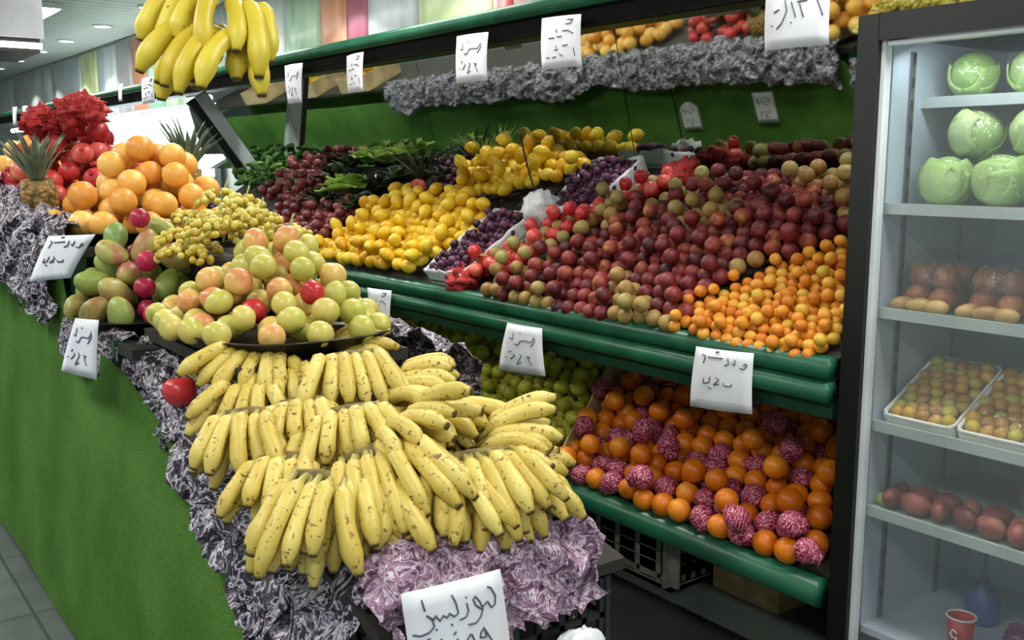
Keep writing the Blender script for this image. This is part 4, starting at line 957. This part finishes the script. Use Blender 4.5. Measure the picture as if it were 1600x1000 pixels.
W_C4 = norm([[(560, 190), (640, 190), (600, 250), (540, 250)], [(410, 320), (415, 370)], [(500, 350), (580, 350), (640, 400)], [(290, 440), (380, 440)], [(420, 430), (490, 430)], [(500, 570), (570, 560)], [(380, 620), (430, 620), (400, 560)], [(240, 720), (290, 720)], [(340, 730), (400, 720)], [(450, 680), (500, 720)], [(640, 610), (660, 730)]], 150, 130, 730, 890)
def card(name, corners, label, strokes, curl=.01, pen=.0022, group=None, back=False):
    """paper card from four corner points (TL,TR,BR,BL seen from its front)"""
    c = [Vector(q) for q in corners]; mid = sum(c, Vector())/4
    t_ = thing(name, label, 'price card', mid, group)
    nrm = (c[1]-c[0]).cross(c[0]-c[3]).normalized()
    def f(x, y): 
        return (c[0].lerp(c[1], x)).lerp(c[3].lerp(c[2], x), y)-mid+nrm*(curl*math.sin(x*math.pi)+curl*.8*math.sin(y*math.pi*.8))
    p = MB().grid(lambda i, j: f(i, j), 6, 6).build('paper', M['paper'], t_, True, recalc=False); m_ = p.modifiers.new('s', 'SOLIDIFY'); m_.thickness = .0012; m_.offset = 0
    b = MB()
    for s in strokes:
        pts = []
        for (x0, y0), (x1, y1) in zip(s[:-1], s[1:]):
            for k in range(3): pts.append(f(x0+(x1-x0)*k/3, y0+(y1-y0)*k/3)+nrm*.0012)
        pts.append(f(*s[-1])+nrm*.0012); b.tube(pts, pen, 5)
    hw = b.build('handwriting', M['ink'], t_, True) if strokes else None
    if hw: hw['kind'] = 'stuff'
    return t_
def px_card(px, fn, label, strokes, **k): return card('price_card', [fn(u, v) for u, v in px], label, strokes, **k)
RX = lambda X: (lambda u, v: onX(u, v, X))
# banana card leans on the crate front
tl, tr = onY(626, 928, 1.385), onY(781, 889, 1.385)
dn_ = Vector((.008, -.03, -.20))
card('price_card', [tl, tr, tr+dn_, tl+dn_], 'large white card with handwritten Arabic leaning on the front of the banana crate', W_BANANA, .004, .0018)
MB().box((0, 0, 0), (.16, .012, .05)).build('crate_hook', M['black'])
bpy.data.objects['crate_hook'].name = 'card_holder'; bpy.data.objects['card_holder'].location = (.91, 1.44, .70); tag(bpy.data.objects['card_holder'], 'black holder bar behind the large banana price card', 'card holder')
bpy.data.objects['card_holder'].scale = (1, 5, 1)
px_card([(1088, 541), (1178, 552), (1177, 647), (1080, 634)], RX(2.345), 'white price card with blue handwriting hung above the oranges', W_NAVEL, pen=.002)
px_card([(793, 504), (847, 513), (854, 588), (781, 577)], RX(2.345), 'white price card with handwriting hung above the limes', W_LIME, pen=.002)
px_card([(574, 449), (612, 454), (611, 515), (585, 512)], RX(2.345), 'narrow white price card on the rail beside the apple heap', W_C4, pen=.002)
px_card([(1199, -28), (1300, -40), (1297, 70), (1197, 80)], RX(2.36), 'large white price card hanging from the canopy closest to the fridge', W_C5, pen=.002)
px_card([(847, 29), (908, 22), (911, 103), (849, 110)], RX(2.36), 'white price card hanging from the canopy next to the large one', W_C4, pen=.002)
px_card([(714, 57), (763, 50), (763, 126), (715, 131)], RX(2.36), 'squarish white price card hanging from the canopy above the lemon heap', W_LIME, pen=.002)
px_card([(542, 88), (568, 81), (569, 143), (546, 146)], RX(2.36), 'narrow white price card hanging from the canopy above the lettuces', W_C4, pen=.002)
px_card([(445, 103), (473, 98), (473, 160), (452, 163)], RX(2.36), 'narrow white price card hanging from the canopy above the red onions', W_LIME, pen=.002)
px_card([(222, 123), (243, 119), (243, 160), (224, 163)], RX(2.36), 'small white price card hanging from the canopy over the lit cooler', W_C4, pen=.004)
px_card([(186, 132), (192, 131), (192, 158), (187, 159)], RX(2.36), 'thin white card strip hanging from the canopy over the lit cooler', [], pen=.004)
px_card([(20, 168), (27, 167), (27, 196), (22, 197)], RX(2.36), 'thin white card strip hanging at the far end of the canopy', [], group='far card strips')
px_card([(35, 166), (43, 165), (43, 195), (37, 196)], RX(2.36), 'thin white card strip hanging at the far end of the canopy', [], group='far card strips')
px_card([(76, 369), (149, 366), (112, 434), (48, 440)], RX(.62), 'white price card tilted over the foil above the turf below the pineapple', W_NAVEL, curl=.006, pen=.0022)
px_card([(118, 497), (154, 500), (152, 593), (97, 579)], RX(.66), 'white price card curling off the foil lip of the mango tray', W_LIME, curl=.004, pen=.0022)
for i, (y, z) in enumerate(((2.45, .82), (3.05, .80), (3.30, .82), (4.1, .95), (4.75, .92))):
    x = 1.50-.08*(z-.06)/1.0+.02
    card('price_card', [(x-.01, y, z+.1), (x-.01, y+.16, z+.1), (x+.01, y+.16, z-.1), (x+.01, y, z-.1)], 'white price card pinned to the turf on the wall-rack side of the stand', W_LIME, .003, .0025, 'cards on the turf facing the rack')
